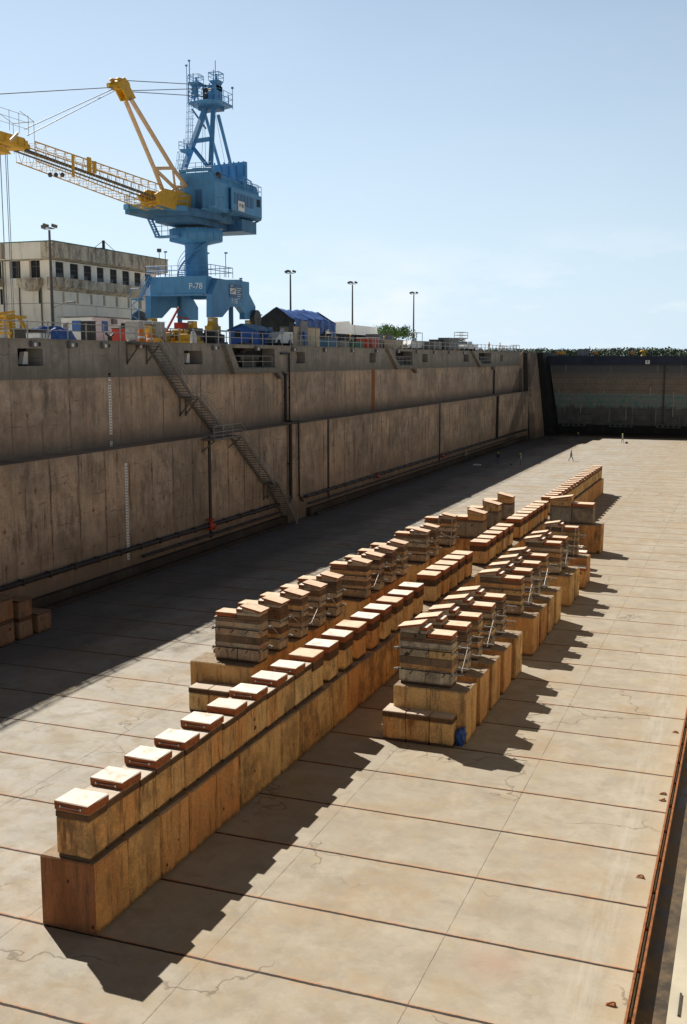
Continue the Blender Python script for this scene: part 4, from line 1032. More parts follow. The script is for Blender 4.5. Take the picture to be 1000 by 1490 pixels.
g.prism([(cx_+.45*math.cos(t)*1.0+.16*math.sin(t), cz_+.15*math.sin(t)+.12*math.cos(t)) for t in [2*math.pi*i/24 for i in range(24)]], 'x', XA+.073, XA+.078); g.build('logo_oval', bd)
g = G('white_paint'); g.prism([(cx_+.30*math.cos(t)+.08*math.sin(t), cz_+.05*math.sin(t)+.08*math.cos(t)) for t in [2*math.pi*i/24 for i in range(24)]], 'x', XA+.079, XA+.082); g.build('logo_stripe', bd)
g = G('number_white')
for k in range(6): g.box(XA+.063, XA+.067, ys+1.7, ys+2.75-(k % 3)*.18, za-.42-k*.21, za-.36-k*.21)
for k in range(2): g.box(XA+.063, XA+.067, ys+.2, ys+.9-.2*k, za-.17-k*.14, za-.12-k*.14)
g.build('small_print', bd)
# column, ring
zc0, zc1 = zt-.1, 27.9
G('crane_blue').lathe([(1.35, 0), (1.25, .3), (1.18, zc1-zc0-.8), (1.3, zc1-zc0)], (XC, YC+.2, zc0), 28).build('column', cr)
rg_ = G('crane_blue').lathe([(1.3, -.35), (2.75, 0), (2.75, 1.15), (2.6, 1.2), (1.6, 1.2)], (XC, YC+.2, 27.75), 36)
for i in range(18):
    t = 2*math.pi*i/18; c, s_ = math.cos(t), math.sin(t); rg_.beam((XC+c*2.77, YC+.2+s_*2.77, 27.75), (XC+c*2.77, YC+.2+s_*2.77, 28.95), .07, .07)
rg_.build('ring_gallery', cr)
G('crane_grey').lathe([(1.75, 0), (1.9, .1), (1.9, .7), (1.7, .9)], (XC, YC+.2, 28.9), 28).build('slew_ring', cr)
g = G('crane_blue')     # stair winding up the column
for i in range(22):
    t0 = math.pi*(1.12+i*.035); t1 = math.pi*(1.12+(i+1)*.035); z0_ = zr+.1+i*.17
    P = lambda t, r, z: (XC+r*math.cos(t), YC+.2+r*math.sin(t), z)
    g.beam(P(t0, 1.3, z0_), P(t0, 1.95, z0_), .3, .05)
    for h in (.0, .5, 1.0): g.tube(P(t0, 1.98, z0_+h), P(t1, 1.98, z0_+.17+h), .03 if h else .09, 5)
g.build('column_stairs', cr)
# turntable deck
zd0, zd1 = 29.75, 30.55
deck = [(-59.4, 94.6), (-58.6, 94.2), (-54.0, 97.6), (-53.0, 101), (-53.0, 111.2), (-58.8, 111.2), (-59.4, 100)]
G('crane_blue_dark').prism(deck, 'z', zd0, zd1).build('turntable_deck', cr)
G('crane_blue_dark').prism([(-58, 98), (-54, 98), (-54, 108), (-58, 108)], 'z', 29.2, 29.75).box(-57.6, -54.6, 104, 111.8, 29.3, 29.75).build('turntable_frame', cr)
g = G('crane_blue')
for a, b in ((deck[6], deck[0]), (deck[0], deck[1]), (deck[1], deck[2])):
    for h in (.55, 1.05): g.tube((*a, zd1+h), (*b, zd1+h), .03, 5)
    for k in range(4): q = k/3; g.tube((a[0]+(b[0]-a[0])*q, a[1]+(b[1]-a[1])*q, zd1), (a[0]+(b[0]-a[0])*q, a[1]+(b[1]-a[1])*q, zd1+1.05), .03, 5)
g.beam(deck[0]+(zd1-.15,), deck[1]+(zd1-.15,), .35, .5); g.beam(deck[1]+(zd1-.15,), deck[2]+(zd1-.15,), .3, .5)
g.build('deck_railing', cr)
g = G('crane_blue')   # hanging stair under the deck to the ring
a, b = ony(214, 315, 99), ony(227, 344, 99); c = ony(254, 342, 99)
for k in (0, .8): g.beam((a.x, 99+k, a.z), (b.x, 99+k, b.z), .07, .2)
for k in range(9): q = k/8; g.box(a.x+(b.x-a.x)*q-.12, a.x+(b.x-a.x)*q+.12, 99, 99.8, a.z+(b.z-a.z)*q-.02, a.z+(b.z-a.z)*q+.02)
g.box(b.x-.1, c.x+.3, 98.9, 99.9, b.z-.12, b.z+.05)
for h in (.5, 1.0): g.tube((b.x, 98.95, b.z+h), (c.x, 98.95, b.z+h), .03, 5)
for k in range(4): x = b.x+(c.x-b.x)*k/3; g.tube((x, 98.95, b.z), (x, 98.95, a.z if k in (1, 2) else b.z+1), .035, 5)
g.build('hanging_stairs', cr)
# machinery house
hx0, hx1, hy0, hy1 = ony(262, 260, 99.8).x, ony(308, 260, 99.8).x, 99.8, 110.2
zh = ony(285, 251, 99.8).z
h = G('crane_blue').prism([(hx0, zd1), (hx0, zh), (hx1, zh), (hx1+.35, zh-.9), (hx1+.35, zd1)], 'y', hy0, hy1).build('machinery_house', cr)
g = G('crane_blue'); 
g.tube((hx0-.1, hy0+.1, zh+.28), (hx1, hy0+.1, zh+.28), .18, 10)
for k in range(5): x = hx0+(hx1-hx0)*k/4; g.tube((x, hy0, zh), (x, hy0, zh+.95), .03, 5)
for hh in (.55, .95): g.tube((hx0, hy0, zh+hh), (hx1, hy0, zh+hh), .025, 5)
for hh in (.5, 1.0):
    g.tube((hx1+.3, hy0, zh-.9+hh), (hx1+.3, hy1, zh-.9+hh), .03, 5)
for k in range(8): y = hy0+(hy1-hy0)*k/7; g.tube((hx1+.3, y, zh-.9), (hx1+.3, y, zh+.1), .03, 5)
g.build('roof_railing', cr)
G('crane_grey').lathe([(.3, 0), (.42, .3), (.2, .62)], (hx1+.1, hy0+1.2, zh-.5), 10).build('floodlight', h)
G('crane_panel').box(hx1+.36, hx1+.40, hy0+5.2, hy0+6.4, zh-2.2, zh-1.3).box(hx1+.36, hx1+.40, hy0+7.4, hy0+8.4, zh-2.2, zh-1.3).build('louvre', h)
G('crane_panel').box(hx1-1.9, hx1-1.1, hy0-.03, hy0-.003, zd1, zd1+2.0).build('door', h)
# tail screen
w0, w1 = ony(308.5, 238, 109.6), ony(357.5, 235, 109.6)
wt = G('crane_blue').prism([(w0.x, zd1), (w0.x, w0.z-.2), (w1.x, w1.z), (w1.x, zd1)], 'y', 109.6, 110.0).build('tail_screen', cr)
g = G('crane_blue')
for k in range(7): x = w0.x+(w1.x-w0.x)*(k+.3)/7; g.box(x, x+.1, 109.7, 109.9, w0.z-.25, w0.z+.0+(w1.z-w0.z)*(k+.3)/7+.08); 
for k in range(4): x = w1.x-.3-k*.9; g.beam((x, 109.5, zd1+2), (x, 109.5, w1.z-.4), .1, .12)
g.build('stiffener', wt)
# side cabin
cx1 = -51.7; c0, c1 = onx(337, 272, cx1), onx(381, 287, cx1); cz0 = onx(335, 305, cx1).z; cz1 = c0.z
cx0 = ony(312, 290, c0.y).x
cb = G('crane_blue').box(cx0+1.9, cx1, c0.y, c1.y, cz0, cz1).box(cx0, cx0+1.9, c0.y+1.6, c1.y, cz0, cz1).box(cx0-.1, cx0+1.9, c0.y-.05, c0.y+1.6, cz1-.1, cz1).box(cx0-.1, cx0+1.9, c0.y-.05, c0.y+1.6, cz0-.1, cz0+.05).build('side_cabin', cr)
n = 6
for k in range(n):
    y0_ = c0.y+.6+k*(c1.y-c0.y-2.6)/n; y1_ = y0_+(c1.y-c0.y-2.6)/n-.12
    G('crane_panel').box(cx1+.002, cx1+.04, y0_, y1_, cz0+.75, cz1-.45).build('louvre', cb)
G('window_dark').box(cx1+.002, cx1+.04, c1.y-1.3, c1.y-.5, cz0+1.1, cz1-.45).build('window', cb)
G('white_paint').box(cx1+.045, cx1+.06, c0.y+1.4, c0.y+2.9, cz0+.15, cz0+1.15).build('number_board', cb)
text_mesh('P-78', .52, 'ink_dark', 'lettering', cb, (cx1+.075, c0.y+2.15, cz0+.68), (math.pi/2, 0, math.pi/2))
g = G('crane_blue_dark')
for k in range(4): y = c0.y+.5+k*2.3; g.beam((cx1-.2, y, cz0-.1), (-54.5, y, zd0-.2), .15, .18)
g.beam((cx1-.1, c0.y+.1, cz0-.1), (cx1-.1, c1.y-.1, cz0-.1), .2, .25); g.beam((cx0, c0.y, cz0-.12), (cx1-.1, c0.y, cz0-.12), .2, .25)
g.box(-54.6, -52.2, c0.y+3.4, c1.y-.4, zd0-.7, cz0-.45)
g.build('cabin_bracket', cb)
g = G('crane_grey'); g.tube((cx0+.5, c0.y+.6, cz1-.9), (cx0+1.6, c0.y+.6, cz1-.6), .16, 8).box(cx0+.2, cx0+1.5, c0.y+.9, c0.y+1.55, cz0+.1, cz1-.8).build('exhaust_gear', cb)
G('crane_tan').tube((cx0+.9, c0.y+.5, cz0), (cx0+.9, c0.y+.5, cz0+1.3), .14, 8).build('exhaust_pipe', cb)
g = G('crane_blue')
for hh in (.5, 1.0): g.tube((cx1-.05, c0.y+2, cz1+hh), (cx1-.05, c1.y, cz1+hh), .03, 5).tube((cx1-.05, c1.y, cz1+hh), (cx1-2.5, c1.y, cz1+hh), .03, 5)
for k in range(6): y = c0.y+2+(c1.y-c0.y-2)*k/5; g.tube((cx1-.05, y, cz1), (cx1-.05, y, cz1+1), .03, 5)
g.path([(cx1-.5, c1.y-3.5, cz1), (cx1-.5, c1.y-3.5, cz1+1.6), (cx1-.5, c1.y-1.6, cz1+1.4), (cx1-.5, c1.y-1.6, cz1)], .07, 6).tube((cx1-.5, c1.y-3.6, cz1), (cx1-.5, c1.y-3.6, cz1+1.1), .3, 10)
g.build('cabin_railing', cb)
g = G('crane_blue'); g.beam((hx1+.2, hy0-.4, zd1+.2), (cx0+1.5, c0.y, cz0), .5, .25); g.box(hx1-.5, cx0+.5, hy0-.8, c0.y, zd1-.1, zd1+.05)
for k in range(5): g.tube((hx1-.4+k*.5, hy0-.8, zd1), (hx1-.4+k*.5, hy0-.8, zd1+1), .03, 5)
g.tube((hx1-.4, hy0-.8, zd1+1), (hx1+1.6, hy0-.8, zd1+1), .03, 5); g.build('front_walkway', cr)
# tower
YF = 100.0
L1, L2 = ony(264, 246, YF), ony(306, 246, YF); apx = onx(307.5, 152, XC-.1); AY = 104.6
apx = ony(306.5, 152, AY); top1 = Vector((apx.x-.45, AY, apx.z)); top2 = Vector((apx.x+.35, AY, apx.z))
g = G('crane_blue'); L1.z = zh-.2; L2.z = zh-.4
g.beam(L1, top1, .44, .5).beam(L2, top2, .46, .5)
f = .46; m1 = L1.lerp(top1, f+.02); m2 = L2.lerp(top2, f+.05)
g.beam(m1, m2, .3, .4); g.beam(L1.lerp(top1, f-.05), L2.lerp(top2, .08), .28, .3)
g.build('tower_leg', cr)
RB = ony(345, 250, 108.5); RB.z = zh-.6
RB2 = Vector((RB.x-2.2, RB.y+2, RB.z))
g = G('crane_blue'); R0 = top2.lerp(L2, .14); g.beam(R0+Vector((.3, .6, 0)), RB, .24, .26).beam(R0+Vector((-1.2, .6, 0)), RB2, .24, .26)
g.prism([(0, 0), (.9, .2), (.8, 1.6), (0, 2.2)], 'y', 0, .2) if False else None
g.build('back_stay', cr)
dz = apx.z
pts = [onz(a, b, dz) for a, b in ((274.5, 148), (303, 143.5), (319, 144.5), (338.5, 153.5), (322, 158), (288, 156.5))]
dkp = G('crane_blue').prism([(p.x, p.y) for p in pts], 'z', dz-.22, dz).build('tower_platform', cr)
g = G('crane_blue')
cyc = pts+[pts[0]]
for a, b in zip(cyc[:-1], cyc[1:]):
    for hh in (.55, 1.1): g.tube((a.x, a.y, dz+hh), (b.x, b.y, dz+hh), .03, 5)
    for k in range(4): q = a.lerp(b, k/3); g.tube((q.x, q.y, dz), (q.x, q.y, dz+1.1), .03, 5)
g.build('platform_railing', cr)
g = G('crane_blue_dark'); g.box(apx.x-1.2, apx.x+1.1, AY-.5, AY+1.0, dz-.6, dz-.22); g.beam((apx.x-2.2, AY, dz-.3), (apx.x-.6, AY, dz-2.4), .15, .15); g.build('platform_bracket', cr)
# head block on the platform
hb = ony(309, 140, AY)
g = G('crane_blue'); zq = ony(309, 125, AY).z
g.box(hb.x-.75, hb.x-.5, AY-.7, AY+.9, dz, zq).box(hb.x+.35, hb.x+.75, AY-.7, AY+.9, dz, zq).box(hb.x-.9, hb.x+.75, AY-.5, AY+.9, zq-.5, zq).prism([(AY-1.0, dz), (AY-1.0, dz+1.1), (AY-.4, zq), (AY+.9, zq), (AY+.9, dz)], 'x', hb.x+.0, hb.x+.35)
hh_ = g.build('tower_head', cr)
G('crane_grey').tube((hb.x-.6, AY-.3, dz+.9), (hb.x+.3, AY-.3, dz+.9), .7, 18).build('sheave', hh_)
def cage(px0, px1, pyt, pym, Y, name, mast):
    a, b = ony(px0, pym, Y), ony(px1, pym, Y); zt_ = ony(px0, pyt, Y).z; zm = a.z; w = b.x-a.x
    g = G('crane_blue')
    g.prism([(a.x, zm), (b.x, zm), (b.x-w*.25, zm-.35), (a.x+w*.25, zm-.35)], 'y', Y, Y+w)
    for x in (a.x, b.x):
        for y in (Y, Y+w): g.tube((x, y, zm), (x, y, zt_), .03, 5)
    for z in (zm+.4, zm+.75, zt_):
        g.path([(a.x, Y, z), (b.x, Y, z), (b.x, Y+w, z), (a.x, Y+w, z), (a.x, Y, z)], .028, 5)
    g.tube((a.x+w*.55, Y+w/2, zm), (a.x+w*.55, Y+w/2, zt_-.1), .11, 6).tube((a.x+w*.25, Y+w/2, zm), (a.x+w*.25, Y+w/2, zt_+.35), .05, 6)
    g.build(name, cr)
    return a, b, zm
a, b, zm = cage(303.5, 318, 105, 117, AY, 'top_cage', 0)
g = G('crane_blue'); 
for x in (a.x+.1, b.x-.2):
    for y in (AY, AY+.9): g.beam((x, y, zq), (x, y, zm-.3), .1, .1)
g.box(a.x+.2, b.x-.3, AY, AY+.8, zq, zm-.35) if False else None
g.tube((ony(313.3, 105, AY).x, AY, zm), (ony(313.3, 88, AY).x, AY, ony(313.3, 88, AY).z), .04, 5)
q = ony(338.3, 128, 107.5); g.tube((q.x, 107.5, dz), (q.x, 107.5, q.z), .035, 5); g.box(q.x-.1, q.x+.1, 107.4, 107.6, q.z-.1, q.z+.1)
g.build('aerial', cr)
YL = pts[0].y+.3
a, b, zm = cage(273.5, 288.5, 110, 119.5, YL, 'ladder_cage', 0)
g = G('crane_blue')
w = b.x-a.x
for x in (a.x+.05, b.x-.05):
    for y in (YL, YL+w): g.tube((x, y, dz-.3), (x, y, zm), .06, 5)
k = 0; z = dz-.1
while z < zm-.2:
    g.tube((a.x, YL, z), (b.x, YL, z), .03, 5).tube((a.x, YL, z), (a.x, YL+w, z), .03, 5).tube((b.x, YL, z), (b.x, YL+w, z), .03, 5)
    g.tube((a.x+w*.4, YL+.3, z), (a.x+w*.7, YL+.3, z+.3), .04, 5); z += .38
g.box(a.x+w*.25, a.x+w*.75, YL+.2, YL+.5, zm-1.5, zm-.4)
for px, pt in ((275.5, 88), (271.5, 95)):
    q = ony(px, pt, YL); g.tube((q.x, YL, zm-2.2 if px < 273 else zm), (q.x, YL, q.z), .035 if px < 273 else .05, 5); g.box(q.x-.14, q.x+.1, YL-.06, YL+.06, q.z-.1, q.z+.06)
g.build('ladder_tower', cr)
def hoop_ladder(p0, p1, name):
    g = G('crane_blue'); p0, p1 = Vector(p0), Vector(p1); n = int((p1-p0).length/.35); s = Vector((.24, 0, 0))
    for q in (-1, 1): g.tube(p0+s*q, p1+s*q, .028, 5)
    for k in range(n+1):
        c = p0.lerp(p1, k/n); g.tube(c-s, c+s, .02, 4)
        if k % 2 == 0:
            arc = [c+Vector((.38*math.cos(t), -.62*math.sin(t), 0)) for t in [math.pi*i/8 for i in range(9)]]; g.path(arc, .024, 4)
    for t in (.25, .5, .75):
        o = Vector((.38*math.cos(math.pi*t), -.62*math.sin(math.pi*t), 0)); g.tube(p0+o, p1+o, .018, 4)
    g.build(name, cr)
hoop_ladder(ony(276.5, 212, 101.5), ony(278.5, 150, 102.5), 'caged_ladder')
hoop_ladder(ony(262, 246, 100.2), ony(265, 222, 100.4), 'caged_ladder')
a, b, zm = cage(260.5, 275, 206, 217, 100.0, 'rest_platform', 0)
# strut: yellow head and tan tubes
XA1, XB1 = XC+.5, XC-.45
hd = [(164, 115), (167, 113.2), (173, 114.5), (176, 113), (183, 121), (184.5, 128), (192.5, 143), (188, 145.5), (181, 147), (173, 131), (167, 129), (169, 121)]
hp = px2(hd, XC)
g = G('crane_yellow').prism(hp, 'x', XC-.42, XC-.3).prism(hp, 'x', XC+.3, XC+.42).prism(hp[5:9], 'x', XC-.3, XC+.3)
q = onx(171, 124, XC); g.tube((XC-.5, q.y, q.z), (XC+.5, q.y, q.z), .42, 14).tube((XC-.3, q.y-1.1, q.z-.25), (XC+.3, q.y+.2, q.z), .25, 8)
g.build('strut_head', cr)
g = G('crane_tan')
A_ = [onx(a, b, XA1) for a, b in ((190.5, 144), (251.5, 244.5), (272, 272), (284, 293))]
for a, b in zip(A_[:-1], A_[1:]): g.tube(a, b, .21, 10)
B_ = [onx(a, b, XB1) for a, b in ((182.4, 145.6), (224.5, 245), (240, 285))]
for a, b in zip(B_[:-1], B_[1:]): g.tube(a, b, .21, 10)
g.tube(B_[1], A_[1], .17, 10)
V = onx(255, 274, XC+.3)
g.tube(A_[1], V, .12, 8).tube(B_[1], V, .18, 8).tube(V, A_[3], .2, 8).tube(V+Vector((0, .3, .2)), onx(272, 272, XA1), .15, 8).tube(B_[2], V, .12, 8)
g.build('strut_tubes', cr)
# boom
XH = .95
def line2(pA, pB, X):   # returns function Y -> z on the line through two pixels in plane X
    a, b = onx(*pA, X), onx(*pB, X); return lambda y: a.z+(b.z-a.z)*(y-a.y)/(b.y-a.y)
topl = line2((36, 207), (228, 272), XC); botl = line2((14, 226), (214, 301), XC)
ye, ys_ = onx(38, 230, XC).y, 94.4
g = G('crane_yellow'); lac = G('crane_yellow'); n = 15
mid = lambda y: .42*topl(y)+.58*botl(y)
for sx_ in (-XH, XH):
    x = XC+sx_; g.tube((x, ye, topl(ye)), (x, ys_, topl(ys_)), .055, 6); g.tube((x, ye, botl(ye)), (x, ys_, botl(ys_)), .05, 6)
    g.tube((x, ye, .7*topl(ye)+.3*botl(ye)), (x, ys_, .7*topl(ys_)+.3*botl(ys_)), .03, 6)
    for k in range(n):
        y0_ = ye+(ys_-ye)*k/n; y1_ = ye+(ys_-ye)*(k+1)/n; ym_ = (y0_+y1_)/2
        lac.tube((x, y0_, topl(y0_)), (x, ym_, botl(ym_)), .022, 4).tube((x, ym_, botl(ym_)), (x, y1_, topl(y1_)), .022, 4)
        lac.tube((x, y0_, topl(y0_)), (x, y0_, botl(y0_)), .018, 4)
for k in range(n):
    y0_ = ye+(ys_-ye)*k/n; y1_ = ye+(ys_-ye)*(k+1)/n; ym_ = (y0_+y1_)/2
    for fn in (topl, botl): lac.tube((XC-XH, y0_, fn(y0_)), (XC+XH, ym_, fn(ym_)), .018, 4).tube((XC+XH, ym_, fn(ym_)), (XC-XH, y1_, fn(y1_)), .018, 4)
g.build('boom_chord', cr); lac.build('boom_lacing', cr)
g = G('crane_grey').beam((XC+XH-.25, ye-1, mid(ye-1)), (XC+XH-.25, 99, mid(99)), .2, .2).beam((XC-.3, ye-1, mid(ye-1)), (XC-.3, 98, mid(98)), .3, .05); g.build('boom_walkway', cr)
g = G('crane_yellow')
g.box(XC+XH-.05, XC+XH+.1, onx(116, 240, XC).y-.25, onx(116, 240, XC).y+.25, mid(81), topl(81)+.2).build('boom_bracket', cr); g = G('crane_yellow')
yq = onx(92, 245, XC).y; g.box(XC+XH, XC+XH+.1, yq-.12, yq+.12, botl(yq)-.2, topl(yq)).build('boom_bracket', cr); g = G('crane_yellow')
yq = onx(122, 240, XC).y
g.tube((XC+1.1, yq, topl(yq)), (XC+1.1, yq, botl(yq)+.8), .18, 6); g.build('boom_bracket', cr)
for px in (73, 81.5, 91): q = onx(px, 254, XC+1); G('crane_grey').lathe([(.1, .15), (.2, 0), (.12, -.2)], q, 8).build('boom_lamp', cr)
# solid root of the boom
root = px2([(213, 283), (226, 275), (243, 279), (262, 284), (283, 292), (286, 299), (270, 306), (240, 305), (220, 298)], XC)
for x in (XC-XH-.1, XC+XH-.1): G('crane_yellow').prism(root, 'x', x, x+.2).build('boom_root', cr)
g = G('crane_yellow')
for k in range(6): y = root[0][0]+.5+k*1.2; g.beam((XC-XH, y, mid(95)-.5), (XC+XH, y+.6, mid(95)-.1), .2, .2)
g.build('root_bracing', cr)
# boom head machinery at the edge of the frame, then the outer boom
h0, h1 = onx(-6, 215, XC).y, onx(33, 215, XC).y
zt0, zb0 = onx(20, 198, XC).z, onx(20, 219, XC).z
g = G('crane_yellow').cbox(XC-.9, XC+.9, h0-4, h1-.7, zb0+.05, zt0-.15, .1).cbox(XC-.8, XC+.8, h1-.75, h1, zb0+.15, zt0-.5, .08)
g.prism([(h0+.2, zb0), (onx(8, 226, XC).y, zb0-.5), (h0-4, zb0-.5), (h0-4, zb0)], 'x', XC-.6, XC+.6); 
for k in range(4): y = h0+k*.8; g.box(XC+.9, XC+.96, y, y+.35, zb0+.3, zt0-.35)
g.build('boom_head', cr)
g = G('crane_tan').beam((XC+1.35, h0+.1, zb0+.3), (XC+1.35, h0+1.0, zt0-.1), .12, .2); g.build('head_arm', cr)
g = G('rail_steel')
for hh in (.5, 1.0, 1.5): g.path([(XC+1.1, h0-3, zt0+hh), (XC+1.1, h1-.6, zt0+hh)], .018, 5)
for k in range(5): y = h0-2+(h1-h0+1.4)*k/4; g.tube((XC+1.1, y, zt0), (XC+1.1, y, zt0+1.55), .02, 5)
for x in (XC+1.1, XC-.9): g.path([(x, h1+.1, zb0), (x, h1+.1, zt0+1.25), (x, h1-1.6, zt0+1.7)], .022, 5)
g.path([(XC+1.1, h1+.1, zt0+1.25), (XC-.9, h1+.1, zt0+1.25)], .03, 5); g.build('head_railing', cr)
g = G('crane_yellow')
for sx_ in (-.8, .8):
    for dz_ in (-.5, .9): g.tube((XC+sx_, h0-4, zb0+dz_), (XC+sx_*.6, h0-16, zb0+1.6+dz_*.5), .08, 6)
    for k in range(8): g.tube((XC+sx_*(1-.05*k), h0-4-1.5*k, zb0-.5+.27*k), (XC+sx_*(1-.05*k), h0-5.5-1.5*k, zb0+.9+.13*k), .04, 5)
g.build('outer_boom', cr)
# cables
g = G('cable_steel')
def cb_(p, Xp, q, Xq, r=.04): g.tube(onx(*p, Xp), onx(*q, Xq), r, 5, None, False)
hd_ = onx(165, 127, XC)
for (p, q, dx_) in (((166, 129), (36, 188), .2), ((167, 132), (40, 197), .8), ((166, 127), (-30, 138.5), 0)): cb_(p, XC+dx_, q, XC+dx_)
tb = Vector((hb.x-.2, AY-.9, dz+1.2))
for (p, dz_) in (((180, 117), .55), ((188, 132), .2), ((190, 133.5), -.6)):
    a = onx(*p, XC); g.tube(a, tb+Vector((0, 0, dz_)), .04, 5, None, False)
for (px, py) in ((300, 250), (293, 250), (330, 250), (338, 250)): g.tube(tb+Vector((.3 if px > 310 else -.3, .8 if px > 310 else 0, -1)), ony(px, py, 102 if px < 310 else 107), .022, 4, None, False)
for (px, dx_) in ((8, .3), (10.5, -.2)): a = onx(px, 222, XC+dx_); g.tube(a, (a.x, a.y, 17.2), .03, 5, None, False)
a = onx(0.5, 225, XC+1); g.tube(a, (a.x, a.y, 17.2), .035, 5, None, False)
g.build('wire_ropes', cr)
# ================= BUILDING =================
BX, BY0 = -70.0, onx(75, 400, -70).y
BY1 = onx(227, 400, BX).y
def zx(py, px=75, X=BX): return onx(px, py, X).z
zroof, zf0 = zx(352), zx(378); zw1, zw0 = zx(379.5), zx(403); zbal1, zbal0 = zx(403.5), zx(418)
bd_ = thing('control_building', (BX, BY0, ZT), 'weathered cream concrete building with two bands of dark windows on the left', 'building')
BW = 26.0
wn_pts = [81, 102, 122, 141, 160, 178, 195.5, 211]
wlist = [(onx(p, 390, BX).y, onx(p+(12, 12, 11, 10, 10, 10, 9, 8)[i], 390, BX).y) for i, p in enumerate(wn_pts)]
zs1, zs0 = zx(424.5, 92), zx(440, 92)
slots = [(onx(p, 430, BX).y, onx(p+3.5, 430, BX).y) for p in (91, 111.5, 131.5, 150, 168.5, 185.5, 202.5)]
def face_holes(mb, y0, y1, z0, z1, rows, X, T):
    # rows: list of (za, zb, [(y0,y1)...]) stacked bands with openings
    cur = z0
    for za, zb, hs in sorted(rows):
        if za > cur: mb.box(X-T, X, y0, y1, cur, za)
        c = y0
        for a, b in sorted(hs):
            mb.box(X-T, X, c, a, za, zb); c = b
        mb.box(X-T, X, c, y1, za, zb); cur = zb
    if z1 > cur: mb.box(X-T, X, y0, y1, cur, z1)
    return mb
face_holes(G('cream_wall'), BY0, BY1, ZT, zf0+.02, [(zs0, zs1, slots), (zw0, zw1, wlist)], BX, .45).build('long_wall', bd_)
# the left end wall with two windows
lw = [(ony(-20, 395, BY0).x, ony(-2, 395, BY0).x, ZT, 0)]
fx = lambda px: ony(px, 395, BY0).x
w_l = [(fx(-4), fx(2)), (fx(14), fx(30)), (fx(43), fx(58.5))]
g = G('cream_wall'); cx_ = BX-BW; zq0, zq1 = ony(22, 405, BY0).z, ony(22, 379, BY0).z
g.box(cx_, BX-.45, BY0, BY0+.45, ZT, zq0).box(cx_, BX-.45, BY0, BY0+.45, zq1, zf0+.02)
for a, b in w_l: g.box(cx_, a, BY0, BY0+.45, zq0, zq1); cx_ = b
g.box(cx_, BX-.45, BY0, BY0+.45, zq0, zq1); g.build('end_wall', bd_)
G('window_dark').box(BX-BW, BX-1.3, BY0+1.2, BY1-.4, ZT, zroof-.4).build('dark_interior', bd_)
for k, (a, b) in enumerate(wlist):
    w = G('window_dark').box(BX-.16, BX-.10, a, b, zw0, zw1).build('window', bd_)
    f_ = G('steel_pole').box(BX-.10, BX-.07, a, b, zw1-.75, zw1-.70).box(BX-.10, BX-.07, a, b, zw1-1.2, zw1-1.16).box(BX-.1, BX-.06, a, a+(b-a)*(.5 if k % 3 else 1), zw0, zw0+.45).build('frame', w)
for a, b in w_l[1:]:
    w = G('window_dark').box(a, b, BY0+.34, BY0+.40, zq0, zq1).build('window', bd_); G('steel_pole').box((a+b)/2-.04, (a+b)/2+.04, BY0+.28, BY0+.33, zq0, zq1).box(a, b, BY0+.28, BY0+.33, zq1-.7, zq1-.63).build('frame', w)
G('stained_fascia').prism([(BX-.6, zf0), (BX+.9, zf0+.25), (BX+.9, zroof-.06), (BX-.6, zroof-.06)], 'y', BY0-.9, BY1+1.4).build('fascia', bd_)
G('cream_wall').box(BX-BW, BX-.6, BY0-.9, BY0-.02, zf0+.1, zroof-.06).build('fascia', bd_)
G('stained_fascia').box(BX-8.6, BX-5.2, BY0-.93, BY0-.905, zf0+.15, zroof-.1).build('stain_patch', bd_)
G('roof_green').box(BX-BW, BX+.97, BY0-.97, BY1+1.45, zroof-.06, zroof+.04).build('roof', bd_)
yb0, yb1 = onx(79, 410, BX+.9).y, onx(219, 410, BX+.9).y
G('stained_fascia').prism([(BX+.004, zbal0-.3), (BX+.9, zbal0+.1), (BX+.9, zbal1), (BX+.004, zbal1)], 'y', yb0, yb1).build('balcony', bd_)
a_, b_ = fx(31), fx(63); G('stained_fascia').prism([(a_, zbal1-.1), (a_, zbal0+.3), (a_+.9, zbal0-.35), (b_-.5, zbal0-.35), (b_, zbal0+.3), (b_, zbal1-.1)], 'y', BY0-.9, BY0-.004).build('balcony', bd_)
a_, b_ = fx(-14), fx(6); G('stained_fascia').box(a_, b_, BY0-.9, BY0-.004, zbal0+.2, zbal1-.1).build('balcony', bd_)
g = G('steel_pole')
for px in (59.5, 5, 28): x = fx(px); g.tube((x, BY0-.1, ZT), (x, BY0-.1, zq0 if px > 50 else zf0), .07, 6)
g.build('drain_pipe', bd_)
for px, w_ in ((2.5, 3.5), (58.5, 4)): a_ = ony(px-w_/2, 430, BY0).x; b_ = ony(px+w_/2, 430, BY0).x; G('window_dark').box(a_, b_, BY0-.02, BY0+.0-.003, zs0-.2, zs1+.3).build('slot_window', bd_)
for (a, b) in slots: G('window_dark').box(BX-.44, BX-.36, a, b, zs0, zs1).build('slot_window', bd_)
g = G('steel_pole').box(BX-.0+.003, BX+.03, BY0, BY1, zx(441), zx(440.4)).box(BX-BW, BX, BY0-.03, BY0-.003, zx(441), zx(440.4)); g.build('string_line', bd_)
